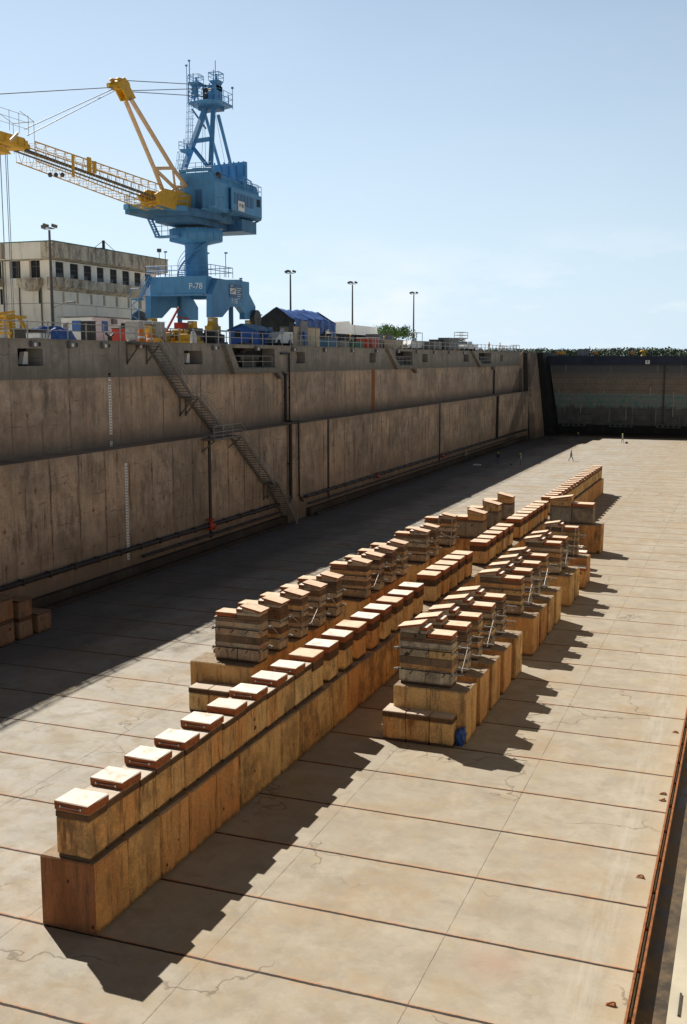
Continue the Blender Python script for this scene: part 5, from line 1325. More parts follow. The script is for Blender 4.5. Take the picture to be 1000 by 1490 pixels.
# aerial frame on the roof
p = onx(151, 362, BX-3); an = thing('roof_mast', (p.x, p.y, zroof), 'small dark mast with stay wires on the roof of the cream building', 'mast')
zt_ = onx(151, 350, BX-3).z; g = G('dark_steel').box(p.x-.5, p.x+.5, p.y-2.5, p.y+2.0, zroof+.04, zroof+.3).beam((p.x, p.y, zroof), (p.x, p.y, zt_), .25, .25).beam((p.x, p.y-.7, zroof+.7), (p.x, p.y+2.3, zroof+.6), .2, .2)
g.tube((p.x, p.y, zt_), (p.x, p.y-3, zroof+.1), .04, 4).tube((p.x, p.y, zt_), (p.x, p.y+3, zroof+.4), .04, 4); g.build('mast_frame', an)
p = onx(232, 375, BX); an = thing('roof_lamp', (p.x, p.y, zroof), 'thin roof pole with a dark lamp at the right end of the cream building', 'lamp'); G('steel_pole').tube((p.x, p.y, zroof), (p.x, p.y, zx(365, 232)), .04, 5).box(p.x-.2, p.x+.2, p.y-.2, p.y+.2, zx(367, 232), zx(362, 232)).build('pole', an)

# ================= WHITE HUT =================
HX = -55.0; hA = onx(135, 480, HX); hB = onx(182, 480, HX); hy0_ = hA.y; hxl = ony(90, 480, hy0_).x
zc_ = onx(135, 461.5, HX).z; zr_ = onx(182, 464.5, HX).z
ht = thing('site_hut', (HX, hy0_, ZT), 'small white site hut with blue windows behind the deck railing', 'hut')
G('white_paint').prism([(hxl, ZT), (hxl, zc_-.05), (HX, zc_), (HX, ZT)], 'y', hy0_, hB.y).build('hut_body', ht)
G('grey_machine').box(hxl-.25, HX+.25, hy0_-.25, hB.y+.6, zc_, zc_+.1).build('roof', ht)
a_, b_ = ony(105.5, 480, hy0_).x, ony(118, 480, hy0_).x; z1_, z0_ = ony(110, 466.5, hy0_).z, ony(110, 481.5, hy0_).z
w = G('blue_window').box(a_, b_, hy0_-.04, hy0_-.003, z0_, z1_).build('window', ht); G('white_paint').box(a_-.06, b_+.06, hy0_-.055, hy0_-.042, z0_-.06, z0_).box(a_-.06, b_+.06, hy0_-.055, hy0_-.042, z1_, z1_+.06).build('frame', w)
a_, b_ = onx(148.5, 480, HX).y, onx(157, 480, HX).y; w = G('blue_window').box(HX+.003, HX+.04, a_, b_, z0_, z1_).build('window', ht); G('white_paint').box(HX+.042, HX+.055, a_-.08, b_+.08, z0_-.06, z0_).box(HX+.042, HX+.055, a_-.08, b_+.08, z1_, z1_+.06).build('frame', w)
a_ = onx(161.5, 465, HX).y; G('grey_machine').box(HX+.003, HX+.3, a_, a_+.6, z1_-.25, z1_+.2).build('air_unit', ht)
a_ = onx(179, 480, HX).y; G('window_dark').box(HX+.003, HX+.05, a_-.3, a_+.7, ZT, z1_-.1).build('door', ht)
g = G('grey_machine').box(ony(99, 480, hy0_).x-.3, ony(99, 480, hy0_).x, hy0_-.3, hy0_-.003, z1_-1.3, z1_-.3); g.build('meter_box', ht)

# ================= YARD CLUTTER =================
def at(px, X): return onx(px, 490, X)
def yellow_frame(px, X, label):
    p = at(px, X); t = thing('lifting_frame', (p.x, p.y, ZT), label, 'frame')
    g = G('crane_yellow')
    for sx_ in (-1, 1):
        for sy_ in (-1, 1): g.beam((p.x+sx_*1.1, p.y+sy_*1.3, ZT), (p.x+sx_*.35, p.y+sy_*.5, ZT+1.75), .22, .26)
    g.build('leg', t); g = G('crane_yellow')
    for k in range(6): g.beam((p.x-.6, p.y-.9, ZT+.85+k*.22), (p.x+.6, p.y-.2, ZT+1.05+k*.22), .12, .16)
    g.box(p.x-.6, p.x+.6, p.y-1.2, p.y+1.1, ZT+1.7, ZT+1.9).box(p.x-1.1, p.x+1.1, p.y-1.3, p.y-1.1, ZT+.5, ZT+.7); g.build('cross_bars', t)
yellow_frame(16, -50.5, 'yellow splayed steel frame on the deck at the left picture edge')
def tarp_heap(px0, px1, X, h, label, mat='blue_tarp', nm_='tarp_heap', seed=1, dep=1.4):
    a, b = at(px0, X), at(px1, X); t = MB().mat(mat); rr = random.Random(seed); n, m = 16, 8; vs = []
    for i in range(n+1):
        for j in range(m+1):
            u_, v_ = i/n, j/m; e_ = min(1, 5*min(u_, 1-u_, v_*1.2, (1-v_)*1.2)); z = h*(e_**.5)*(.75+.25*mn.noise(Vector((i*.6+seed, j*.7, 0))))
            vs.append((X-dep+2*dep*v_+.1*mn.noise(Vector((i*.9, j, seed))), a.y+(b.y-a.y)*u_, ZT+z))
    t.add(vs, [(i*(m+1)+j, (i+1)*(m+1)+j, (i+1)*(m+1)+j+1, i*(m+1)+j+1) for i in range(n) for j in range(m)])
    t.add([(X-dep, a.y, ZT), (X+dep, a.y, ZT), (X+dep, b.y, ZT), (X-dep, b.y, ZT)], [(0, 1, 2, 3)])
    tag(t.build(nm_), label, 'tarpaulin')
tarp_heap(58, 92, -49, 1.45, 'blue tarpaulin heap on the deck left of the white hut', seed=3)
def crate(px, X, w, d, h, mat, label, cat='crate', lift=0.0, nm_='crate', top=None, seed=0):
    p = at(px, X)
    if h > 20: h = onx(px, h, X).z-ZT
    t = thing(nm_, (p.x, p.y, ZT), label, cat)
    G(mat).cbox(p.x-w/2, p.x+w/2, p.y-d/2, p.y+d/2, ZT+lift, ZT+h, .04, .01, seed).build('body', t)
    g = G(top or 'steel_pole'); g.box(p.x-w/2-.03, p.x+w/2+.03, p.y-d/2-.03, p.y+d/2+.03, ZT+h, ZT+h+.07)
    for k in range(3): yk = p.y-d/2+d*(k+.5)/3; g.box(p.x+w/2+.002, p.x+w/2+.03, yk-.03, yk+.03, ZT+lift+.05, ZT+h-.02)
    g.box(p.x-w/2+.1, p.x-w/2+.25, p.y-d/2+.1, p.y+d/2-.1, ZT, ZT+lift-.002) if lift else None
    g.build('trim', t)
crate(129, -46.5, .9, .7, 1.5, 'dark_steel', 'dark green upright cabinet against the white hut', 'cabinet', nm_='cabinet')
crate(44, -48, 1.2, 2.0, .8, 'dark_steel', 'low dark machine between the yellow frame and the blue tarpaulin', 'machine', nm_='generator')
crate(56, -46.5, 1.2, 1.2, .55, 'white_paint', 'low white box behind the railing left of the blue tarpaulin', 'box', .2, 'low_box')
p = at(160, -45.2); 
ch = thing('turnstile_bracket', (p.x, p.y, ZT), 'small dark Y-shaped fitting on the deck edge before the white hut', 'fitting')
G('dark_steel').box(p.x-.12, p.x+.12, p.y-.12, p.y+.12, ZT, ZT+.4).beam((p.x, p.y-.5, ZT+.65), (p.x, p.y, ZT+.4), .14, .12).beam((p.x, p.y+.5, ZT+.65), (p.x, p.y, ZT+.4), .14, .12).build('fitting_body', ch)
crate(191, -51, 1.6, 3.6, 1.35, 'red_container', 'red steel skip beside the white hut', 'skip', nm_='skip')
crate(212, -49, 1.4, 4.2, 1.9, 'rail_steel', 'grey covered trolley left of the crane legs', 'trolley', .35, 'trolley', 'white_paint')
crate(219, -46.5, .5, .9, 1.5, 'crane_yellow', 'upright yellow box by the crane leg', 'box', .6, 'tool_box')
def drum(px, X, label, h=.95, mat='orange_paint', r=.3):
    p = at(px, X); t = thing('safety_drum', (p.x, p.y, ZT), label, 'drum', 'orange drums on the deck')
    G(mat).lathe([(r, 0), (r*.95, h*.3), (r*.9, h*.32), (r*.85, h*.65), (r*.8, h*.67), (r*.72, h)], (p.x, p.y, ZT), 14).build('drum_body', t)
    G('number_white').lathe([(r*.93, h*.34), (r*.89, h*.5)], (p.x, p.y, ZT), 14).build('white_band', t)
drum(206, -44.9, 'bright orange drum behind the railing at the head of the stairs', 1.1)
drum(218, -45.5, 'orange drum next to the upright yellow box', .9)
crate(230, -45.8, 1.2, 1.2, .5, 'crane_yellow', 'flat yellow box at the foot of the crane, left end', 'box', .1, 'tool_box')
# yellow winch skids below the crane
def skid(px, X, L, label, mat, hz=1.3, seed=0):
    p = at(px, X)
    if hz > 20: hz = onx(px, hz, X).z-ZT
    t = thing('winch_skid', (p.x, p.y, ZT), label, 'machine', 'yellow machines under the crane'); r_ = random.Random(seed)
    g = G(mat).box(p.x-.8, p.x+.8, p.y-L/2, p.y+L/2, ZT+.1, ZT+.35).cbox(p.x-.6, p.x+.6, p.y-L*.4, p.y-L*.05, ZT+.35, ZT+hz, .05).cbox(p.x-.5, p.x+.6, p.y+L*.1, p.y+L*.42, ZT+.35, ZT+hz*.75, .05); g.build('skid_body', t)
    G('crane_grey').tube((p.x+.1, p.y-L*.05, ZT+.75), (p.x+.1, p.y+L*.12, ZT+.75), .42, 12).tube((p.x+.6, p.y-L*.3, ZT+.8), (p.x+.75, p.y-L*.3, ZT+.8), .2, 10).build('drum', t)
    g = G('steel_pole'); g.tube((p.x+.7, p.y-L*.45, ZT+.3), (p.x+.7, p.y-L*.45, ZT+1.4), .04, 5).tube((p.x+.7, p.y-L*.45, ZT+1.4), (p.x+.7, p.y+L*.45, ZT+1.4), .04, 5).tube((p.x+.7, p.y+L*.45, ZT+1.4), (p.x+.7, p.y+L*.45, ZT+.3), .04, 5); g.build('guard', t)
skid(248, -48.5, 2.6, 'yellow machine skid under the left crane legs', 'crane_yellow', 484, 1)
skid(268, -48.0, 3.0, 'larger yellow winch skid in the middle under the crane', 'crane_yellow', 480, 2)
skid(289, -48.5, 3.4, 'olive-brown machine block under the right crane legs', 'stair_steel', 478, 3)
skid(276, -46.2, 2.2, 'low yellow machine with a pale tank right behind the railing', 'crane_yellow', 486, 4)
skid(312, -47.5, 2.4, 'dark machine just left of the blue hut', 'crane_grey', 481, 5)
p = at(281.5, -45.2); tag(G('white_paint').lathe([(.28, 0), (.3, .5), (.22, .9), (.1, 1.1)], (p.x, p.y, ZT+.05), 12).build('white_tank'), 'small white upright tank behind the railing under the crane', 'tank')
# red knuckle lift
p = at(256, -49.8); t = thing('boom_lift', (p.x, p.y, ZT), 'red boom lift with a raised folded arm under the crane', 'lift')
G('red_container').cbox(p.x-.8, p.x+.8, p.y-3.2, p.y-.2, ZT+.5, ZT+1.3, .08).build('chassis', t)
g = G('red_container').beam((p.x, p.y-2.0, ZT+1.0), (p.x, p.y+.6, ZT+3.4), .14, .16).beam((p.x, p.y-1.8, ZT+1.3), (p.x, p.y+.6, ZT+3.5), .08, .1).beam((p.x, p.y+.3, ZT+2.6), (p.x, p.y+2.6, ZT+2.5), .1, .14); g.build('arm', t)
G('red_paint').box(p.x-.5, p.x+.5, p.y+.6, p.y+1.5, ZT+1.5, ZT+2.1).build('counterweight', t)
g = G('tyre')
for q in (-2.7, -.7):
    for xx in (-.85, .6): g.tube((p.x+xx, p.y+q, ZT+.42), (p.x+xx+.28, p.y+q, ZT+.42), .42, 12)
g.build('wheels', t)
# blue hut
X_ = -46.6; a, b, c = onx(333, 490, X_), onx(371, 490, X_), onx(394, 490, X_)
zt1 = onx(350, 474, X_).z
t = thing('blue_hut', (X_, a.y, ZT), 'bright blue site hut with a low pitched roof behind the railing', 'hut')
x0_ = ony(333, 490, a.y).x; 
xw = X_-2.6; yh0, yh1 = a.y, a.y+6.2
yh0 = onx(371, 490, X_).y; xl_ = ony(334, 490, yh0).x; yh1 = onx(394, 490, X_).y
zpk = ony(353, 472.5, yh0).z; zev = zpk-.55
G('blue_paint').prism([(xl_, ZT+.1), (xl_, zev), ((xl_+X_)/2, zpk), (X_, zev), (X_, ZT+.1)], 'y', yh0, yh1).build('hut_body', t)
xm_ = (xl_+X_)/2
G('crane_blue_dark').prism([(xl_-.2, zev-.05), (xm_, zpk+.02), (X_+.2, zev-.05), (X_+.2, zev+.05), (xm_, zpk+.12), (xl_-.2, zev+.05)], 'y', yh0-.25, yh1+.4).build('roof', t)
G('window_dark').box(xl_+.6, xl_+1.2, yh0-.03, yh0-.003, ZT+.9, ZT+1.6).box(X_+.003, X_+.03, yh0+1.2, yh0+2.2, ZT+.9, ZT+1.7).build('window', t)
G('crane_panel').box(X_+.003, X_+.03, yh0+3.2, yh0+4.2, ZT+.1, ZT+2.0).build('door', t)

# ================= LAMP POSTS =================
def lamp_post(px, X, pytop, label, heads=3, first=False):
    top = onx(px, pytop, X); base = onx(px, 505, X); y = base.y*.5+top.y*.5; zt_ = top.z
    t = thing('lamp_post', (X, y, ZT), label, 'lamp post', 'tall floodlight posts on the quay')
    G('steel_pole').lathe([(.22, 0), (.22, .3), (.15, .35), (.09, zt_-ZT-.4)], (X, y, ZT), 10).build('pole', t)
    g = G('steel_pole').beam((X-.5, y, zt_-.3), (X+.5, y, zt_-.3), .07, .07).beam((X, y-.4, zt_-.2), (X, y+.4, zt_-.2), .07, .07); g.build('cross_arm', t)
    for k in range(heads):
        dx_ = (-.45, .45, 0)[k]; dy_ = (0, 0, -.5)[k]
        f_ = G('steel_pole').prism([(-.14, -.10), (.18, -.22), (.23, .02), (-.08, .13)], 'y', y-.18+dy_, y+.18+dy_)
        f_.v = [(X+dx_+v[0]*(1 if dx_ >= 0 else -1), v[1], zt_-.05+v[2]) for v in f_.v]; f_ = f_.build('floodlight', t)
    return t, y, zt_
t, y_, z_ = lamp_post(75, -53.2, 328, 'nearest tall floodlight post, standing in front of the cream building')
g = G('steel_pole').path([(-53.2, y_, z_-6.5), (-52.0, y_, z_-6.1), (-51.3, y_, z_-6.1)], .04, 5); g.build('bracket_arm', t)
G('grey_machine').cbox(-51.8, -51.0, y_-.15, y_+.15, z_-6.2, z_-6.0, .05).build('street_light', t)
lamp_post(423, -52, 394, 'floodlight post rising behind the blue tarpaulin roof')
lamp_post(513, -51.6, 410, 'floodlight post rising behind the white boxy tank')
lamp_post(602, -50.6, 425, 'farthest floodlight post, standing alone right of the tree')
for px, X, h, lab in ((375.5, -48.5, 3.0, 'left one of two short poles between the crane and the tarpaulin roof'), (377.5, -48, 3.3, 'right one of two short poles between the crane and the tarpaulin roof')):
    p = at(px, X); tag(G('steel_pole').tube((X, p.y, ZT), (X, p.y, ZT+h), .05, 6).box(X-.05, X+.35, p.y-.06, p.y+.06, ZT+h-.1, ZT+h).build('short_pole'), lab, 'pole', 'short poles beside the crane')

# ================= TARPAULIN SHED =================
SY = 114.0; sxr = ony(428, 490, SY).x; sxl = ony(378.5, 490, SY).x; zp_ = ony(404, 448.5, SY).z; ze_ = ony(428, 465, SY).z; sm = (sxl+sxr)/2
SY2 = onx(487, 480, sxr).y
sh_ = thing('tarp_shed', (sm, SY, ZT), 'open dark shed roofed with a wrinkled blue tarpaulin', 'shed')
g = G('dark_steel')
for y in (SY, (SY+SY2)/2, SY2-.3):
    for x in (sxl, sm, sxr): g.beam((x, y, ZT), (x, y, ze_ if x != sm else zp_), .14, .14)
    g.beam((sxl, y, ze_), (sm, y, zp_), .14, .14).beam((sm, y, zp_), (sxr, y, ze_), .14, .14)
for z in (ZT+1.2, ZT+2.2, ze_): g.beam((sxr, SY, z), (sxr, SY2, z), .1, .1).beam((sxl, SY, z), (sxr, SY, z), .1, .1)
g.build('frame', sh_)
G('black_roof').prism([(sxl-.1, ze_-.1), (sm, zp_), (sxr, ze_), (sxr-.05, ze_-.9), (sxl, ze_-.9)], 'y', SY-.1, SY+.1).box(sxl, sxr-.2, SY+.12, SY2-2.5, ZT+.1, ZT+2.2).box(sxl, sxl+.1, SY, SY2, ZT, ze_-.1).build('dark_infill', sh_)  # black gable, plus a dark block and side sheet filling the shed
t = MB().mat('blue_tarp'); n, m = 60, 14; vs = []
for i in range(n+1):
    for j in range(m+1):
        u_, v_ = i/n, j/m; y = SY-.2+(SY2+.3-SY)*u_
        nz_ = mn.noise(Vector((y*.9, v_*3, 0)))*.22+mn.noise(Vector((y*2.4, v_*7, 5)))*.12
        sg = -.25*math.sin(u_*math.pi*2.2)-.25*u_
        if v_ < .35: q = v_/.35; x, z = sxl+(sm-sxl)*q, ze_+(zp_-ze_)*q
        elif v_ < .72: q = (v_-.35)/.37; x, z = sm+(sxr+.15-sm)*q, zp_+(ze_-zp_)*q
        else: q = (v_-.72)/.28; x, z = sxr+.15+.12*math.sin(y*3), ze_-q*(1.0+.35*math.sin(y*1.1)+.5*u_)
        vs.append((x+nz_*.3, y, z+nz_*.8+sg*(.4+v_*.3)+.12))
t.add(vs, [(i*(m+1)+j, (i+1)*(m+1)+j, (i+1)*(m+1)+j+1, i*(m+1)+j+1) for i in range(n) for j in range(m)], True); t.build('blue_tarp', sh_)
g = G('white_paint')
for k in range(6): y = SY+.6+k*(SY2-SY)/6.2; g.box(sxr+.3, sxr+.42, y, y+.05, ZT+.2, ze_-1.0)
for z in (ZT+1, ZT+2): g.box(sxr+.3, sxr+.36, SY2-3.4, SY2+.2, z, z+.05)
g.build('scaffold_tube', sh_)
crate(437, -46.6, 1.6, 7.4, 476.5, 'beige_panel', 'beige panelled container in front of the tarpaulin shed', 'container', nm_='container')
p = at(434, -45.75); g = G('window_dark')
ct = bpy.data.objects[[o.name for o in bpy.data.objects if o.name.startswith('container')][-1]]
g.box(-45.79, -45.75, p.y-2.4, p.y-1.2, ZT+1.3, ZT+2.6); g.build('opening', ct)
G('grey_machine').box(-45.78, -45.70, p.y+.5, p.y+2.6, ZT+.3, ZT+2.8).build('door', ct)
p = at(443, -45.2); tag(G('blue_paint').tube((-45.3, p.y, ZT+1.3), (-45.1, p.y, ZT+1.3), .38, 14).tube((-45.12, p.y, ZT+1.3), (-45.05, p.y, ZT+1.3), .2, 12).tube((-45.2, p.y, ZT), (-45.2, p.y, ZT+.95), .06, 6).build('hose_reel'), 'round blue hose reel in front of the beige container', 'reel')
# van, white boxes
def vehicle(px, X, L, label, kind='truck', mat='white_paint', rot=0.0, grp=None, hz=1.0):
    p = at(px, X); t = thing('pickup_truck' if kind == 'truck' else 'van', (X, p.y, ZT), label, 'truck' if kind == 'truck' else 'van', grp); y = p.y; hw = .93
    if kind == 'truck': prof = [(-L/2, .5), (-L/2, 1.05), (-L*.30, 1.15), (-L*.20, 1.72), (L*.08, 1.76), (L*.14, 1.1), (L/2, 1.1), (L/2, .5)]
    else: prof = [(-L/2, .5), (-L/2, 1.1), (-L*.36, 1.3), (-L*.24, 2.0), (L/2, 2.05), (L/2, .5)]
    prof = [(y+a, ZT+.02+b*hz) for a, b in prof]
    body = G(mat).prism(prof, 'x', X-hw, X+hw).build('body', t)
    g = G('glass')
    if kind == 'truck': g.prism([(y-L*.26, ZT+1.2), (y-L*.19, ZT+1.62), (y+L*.07, ZT+1.66), (y+L*.11, ZT+1.2)], 'x', X+hw+.002, X+hw+.02).quad((X-hw+.1, y-L*.31, ZT+1.19), (X+hw-.1, y-L*.31, ZT+1.19), (X+hw-.15, y-L*.212, ZT+1.72), (X-hw+.15, y-L*.212, ZT+1.72))
    else: g.prism([(y-L*.31, ZT+1.35), (y-L*.23, ZT+1.85), (y-L*.02, ZT+1.85), (y-L*.02, ZT+1.35)], 'x', X+hw+.002, X+hw+.02)
    g.build('window', t)
    for q in (-.32, .31): G('tyre').tube((X-hw-.03, y+L*q, ZT+.38), (X+hw+.05, y+L*q, ZT+.38), .38, 14).build('wheels', t)
    g = G('grey_machine').box(X-hw, X+hw, y-L/2-.08, y-L/2-.003, ZT+.45, ZT+.7); g.build('bumper', t)
    for q in (-.7, .7): G('number_white').box(X+q-.16, X+q+.16, y-L/2-.03, y-L/2-.003, ZT+.78, ZT+.98).build('headlight', t)
vehicle(402, -46.4, 4.4, 'white van nose half hidden between the blue hut and the shed', 'van', hz=.75)
vehicle(678, -47.5, 8.6, 'white pickup truck in front, on the far part of the deck', hz=1.0, grp='vehicles on the far deck')
vehicle(664, -52.0, 6.5, 'white cab-over truck standing behind the pickup on the far deck', 'van', grp='vehicles on the far deck', hz=1.25)
vehicle(598, -48.0, 9.0, 'pale silver van parked right of the lone floodlight post', 'van', 'white_paint', grp='vehicles on the far deck', hz=.7)
X_ = -55.5; y0_ = onx(520, 490, X_).y; y0_ = 132.0; xr_ = ony(506, 490, y0_).x; 
p0, p1 = onx(489, 485, -51.2), onx(549, 485, -51.2)
zt_ = onx(520, 470.5, -51.2).z; zb3 = onx(520, 487, -51.2).z
t = thing('white_enclosure', (-52, p0.y, ZT), 'big white wrapped enclosure standing on a dark framework right of the shed', 'enclosure')
G('white_wrap').prism([(p0.y, zb3), (p0.y, zt_-.1), (p0.y+(p1.y-p0.y)*.3, zt_+.2), (p0.y+(p1.y-p0.y)*.35, zt_-.25), (p1.y-.6, zt_-.3), (p1.y, zt_-.35), (p1.y, zb3)], 'x', -54.5, -51.2).build('wrapping', t)
G('black_roof').box(-54.4, -51.3, p0.y+.2, p1.y-.2, ZT, zb3-.003).build('dark_base', t)
g = G('steel_pole')
for k in range(9): y = p0.y+(p1.y-p0.y)*k/8; g.box(-51.28, -51.2, y-.06, y+.06, ZT, zb3)
g.build('framework', t)
crate(536, -46.5, 2.0, 3.2, 492, 'red_container', 'red container with a grey cover before the white enclosure', 'container', nm_='container', top='white_paint')
crate(553, -49, 2.0, 6.0, 487.5, 'grey_machine', 'dark grey container right of the white enclosure', 'container', nm_='container')
crate(466, -47.5, 1.8, 2.4, 494, 'red_container', 'low dull red machine under the right end of the tarpaulin', 'machine', nm_='machine')
crate(477, -46.5, 1.4, 2.2, 493, 'crane_blue_dark', 'low dark blue box under the right end of the tarpaulin', 'box', nm_='low_box')
crate(516, -46.5, 1.4, 3.0, 497, 'roof_green', 'low green machine before the white enclosure', 'machine', nm_='machine')
crate(494, -46.8, 1.4, 3.0, 496, 'grey_machine', 'low grey machine at the left end of the white enclosure', 'machine', nm_='machine')
crate(573, -47, 1.5, 4.0, 495, 'beige_panel', 'small beige box left of the lone floodlight post', 'box', nm_='low_box')
for k, (px, X, L_, h_, mt) in enumerate(((629, -46.5, 4.5, 497.5, 'grey_machine'), (640, -47.5, 6, 495, 'dark_steel'), (653, -46.5, 6, 492.5, 'grey_machine'))):
    crate(px, X, 1.8, L_, h_, mt, ['grey machine left of the parked trucks on the far deck', 'dark machine in the middle of the row left of the parked trucks', 'taller grey machine right next to the parked trucks'][k], 'machine', .3, 'generator')
p = at(671, -49); t = thing('scissor_lift', (p.x, p.y, ZT), 'small platform lift with rails behind the pickup on the far deck', 'lift')
g = G('rail_steel').box(p.x-.7, p.x+.7, p.y-2, p.y+2, ZT+2.3, ZT+2.45)
for z in (ZT+2.9, ZT+3.4): g.path([(p.x-.7, p.y-2, z), (p.x+.7, p.y-2, z), (p.x+.7, p.y+2, z), (p.x-.7, p.y+2, z), (p.x-.7, p.y-2, z)], .05, 5)
for a in (-2, 2):
    for b in (-.7, .7): g.tube((p.x+b, p.y+a, ZT+2.4), (p.x+b, p.y+a, ZT+3.4), .05, 5)
g.build('platform', t); g = G('dark_steel')
for k in range(3): g.beam((p.x, p.y-1.8, ZT+.9+k*.45), (p.x, p.y+1.8, ZT+1.35+k*.45), .12, .12).beam((p.x, p.y+1.8, ZT+.9+k*.45), (p.x, p.y-1.8, ZT+1.35+k*.45), .12, .12)
g.build('scissor_arms', t); G('red_container').cbox(p.x-.8, p.x+.8, p.y-2, p.y+2, ZT+.2, ZT+.9, .06).build('base', t)
# scaffold frames and small things along the far deck
for k, (px, h_) in enumerate(((606, 2.6), (690, 1.2), (735, 1.3), (752, 1.6))):
    p = at(px, -46.8); g = G('rail_steel')
    for a in (0, 3.0):
        for b in (0, 1.2): g.tube((p.x-b, p.y+a, ZT), (p.x-b, p.y+a, ZT+h_), .05, 5)
    for z in (h_*.5, h_): g.path([(p.x, p.y, ZT+z), (p.x, p.y+3, ZT+z), (p.x-1.2, p.y+3, ZT+z), (p.x-1.2, p.y, ZT+z), (p.x, p.y, ZT+z)], .05, 5)
    tag(g.build('scaffold_frame'), ['scaffold frame beside the lone floodlight post', 'low tube frame right behind the pickup truck', 'low tube frame on the deck right of the deck workers', 'tube frame farthest along the deck, near the gate'][k], 'frame', 'tube frames on the far deck')

# ================= TREES =================
def tree_leaf(px, py, X, label, rcrown, seed):
    p = onx(px, 500, X); zc = onx(px, py, X).z; t = thing('round_tree', (X, p.y, ZT), label, 'tree'); rr = random.Random(seed)
    g = G('bark').tube((X, p.y, ZT-.5), (X, p.y, zc-.5), .35, 8, .2)
    for k in range(7): a = k*.9; g.tube((X, p.y, ZT+1.2+k*.2), (X+rcrown*.7*math.cos(a), p.y+rcrown*.8*math.sin(a), zc+rr.uniform(-.6, .8)), .13, 5, .04)
    g.build('trunk', t); g = G('leaf_near'); cl_ = []
    for k in range(46):
        a = rr.uniform(0, 6.28); r_ = rcrown*math.sqrt(rr.random()); cl_.append((X+r_*math.cos(a), p.y+r_*math.sin(a), zc+rr.uniform(-.9, 1.1)*(1-.55*r_/rcrown)))
    for c in cl_:
        for k in range(60):
            d = Vector((rr.gauss(0, .45), rr.gauss(0, .45), rr.gauss(0, .28))); q = Vector(c)+d; s = rr.uniform(.09, .2)
            u_ = Vector((rr.uniform(-1, 1), rr.uniform(-1, 1), rr.uniform(-1, 1))).normalized(); w_ = u_.cross(Vector((rr.uniform(-1, 1), rr.uniform(-1, 1), .3))).normalized()
            g.quad(q-u_*s, q+w_*s*.6, q+u_*s, q-w_*s*.6)
    g.build('crown', t)
tree_leaf(570, 484, -56, 'lone bright green spreading tree between the white enclosure and the far floodlight post', 3.4, 2)
# far wood across the harbour: one mass
rr = random.Random(9); g = G('leaf_far')
def clump(c, R, n, s):
    for k in range(n):
        d = Vector((rr.gauss(0, 1), rr.gauss(0, 1), rr.gauss(0, 1))).normalized(); d = Vector((d.x*R, d.y*R, abs(d.z)*R*.95-.1*R))*rr.uniform(.8, 1.04); q = c+d
        u_ = Vector((rr.uniform(-1, 1), rr.uniform(-1, 1), rr.uniform(-1, 1))).normalized(); w_ = u_.cross(Vector((rr.uniform(-1, 1), .2, 1))).normalized(); z = s*rr.uniform(.6, 1.3)
        g.quad(q-u_*z, q+w_*z, q+u_*z, q-w_*z)
x = -330
while x < 60:
    for row in range(3):
        Y = 612+row*16+rr.uniform(-6, 6); hgt = 6.6+2.4*mn.noise(Vector((x*.022, row*3.1, 1)))+rr.uniform(-.8, .8)+row*.35
        clump(Vector((x+rr.uniform(-3, 3), Y, 15.2)), hgt, 330, .5)
    x += 5.2
tag(g.build('far_wood'), 'dark green belt of trees along the far shore behind the gate', 'trees', kind='stuff')
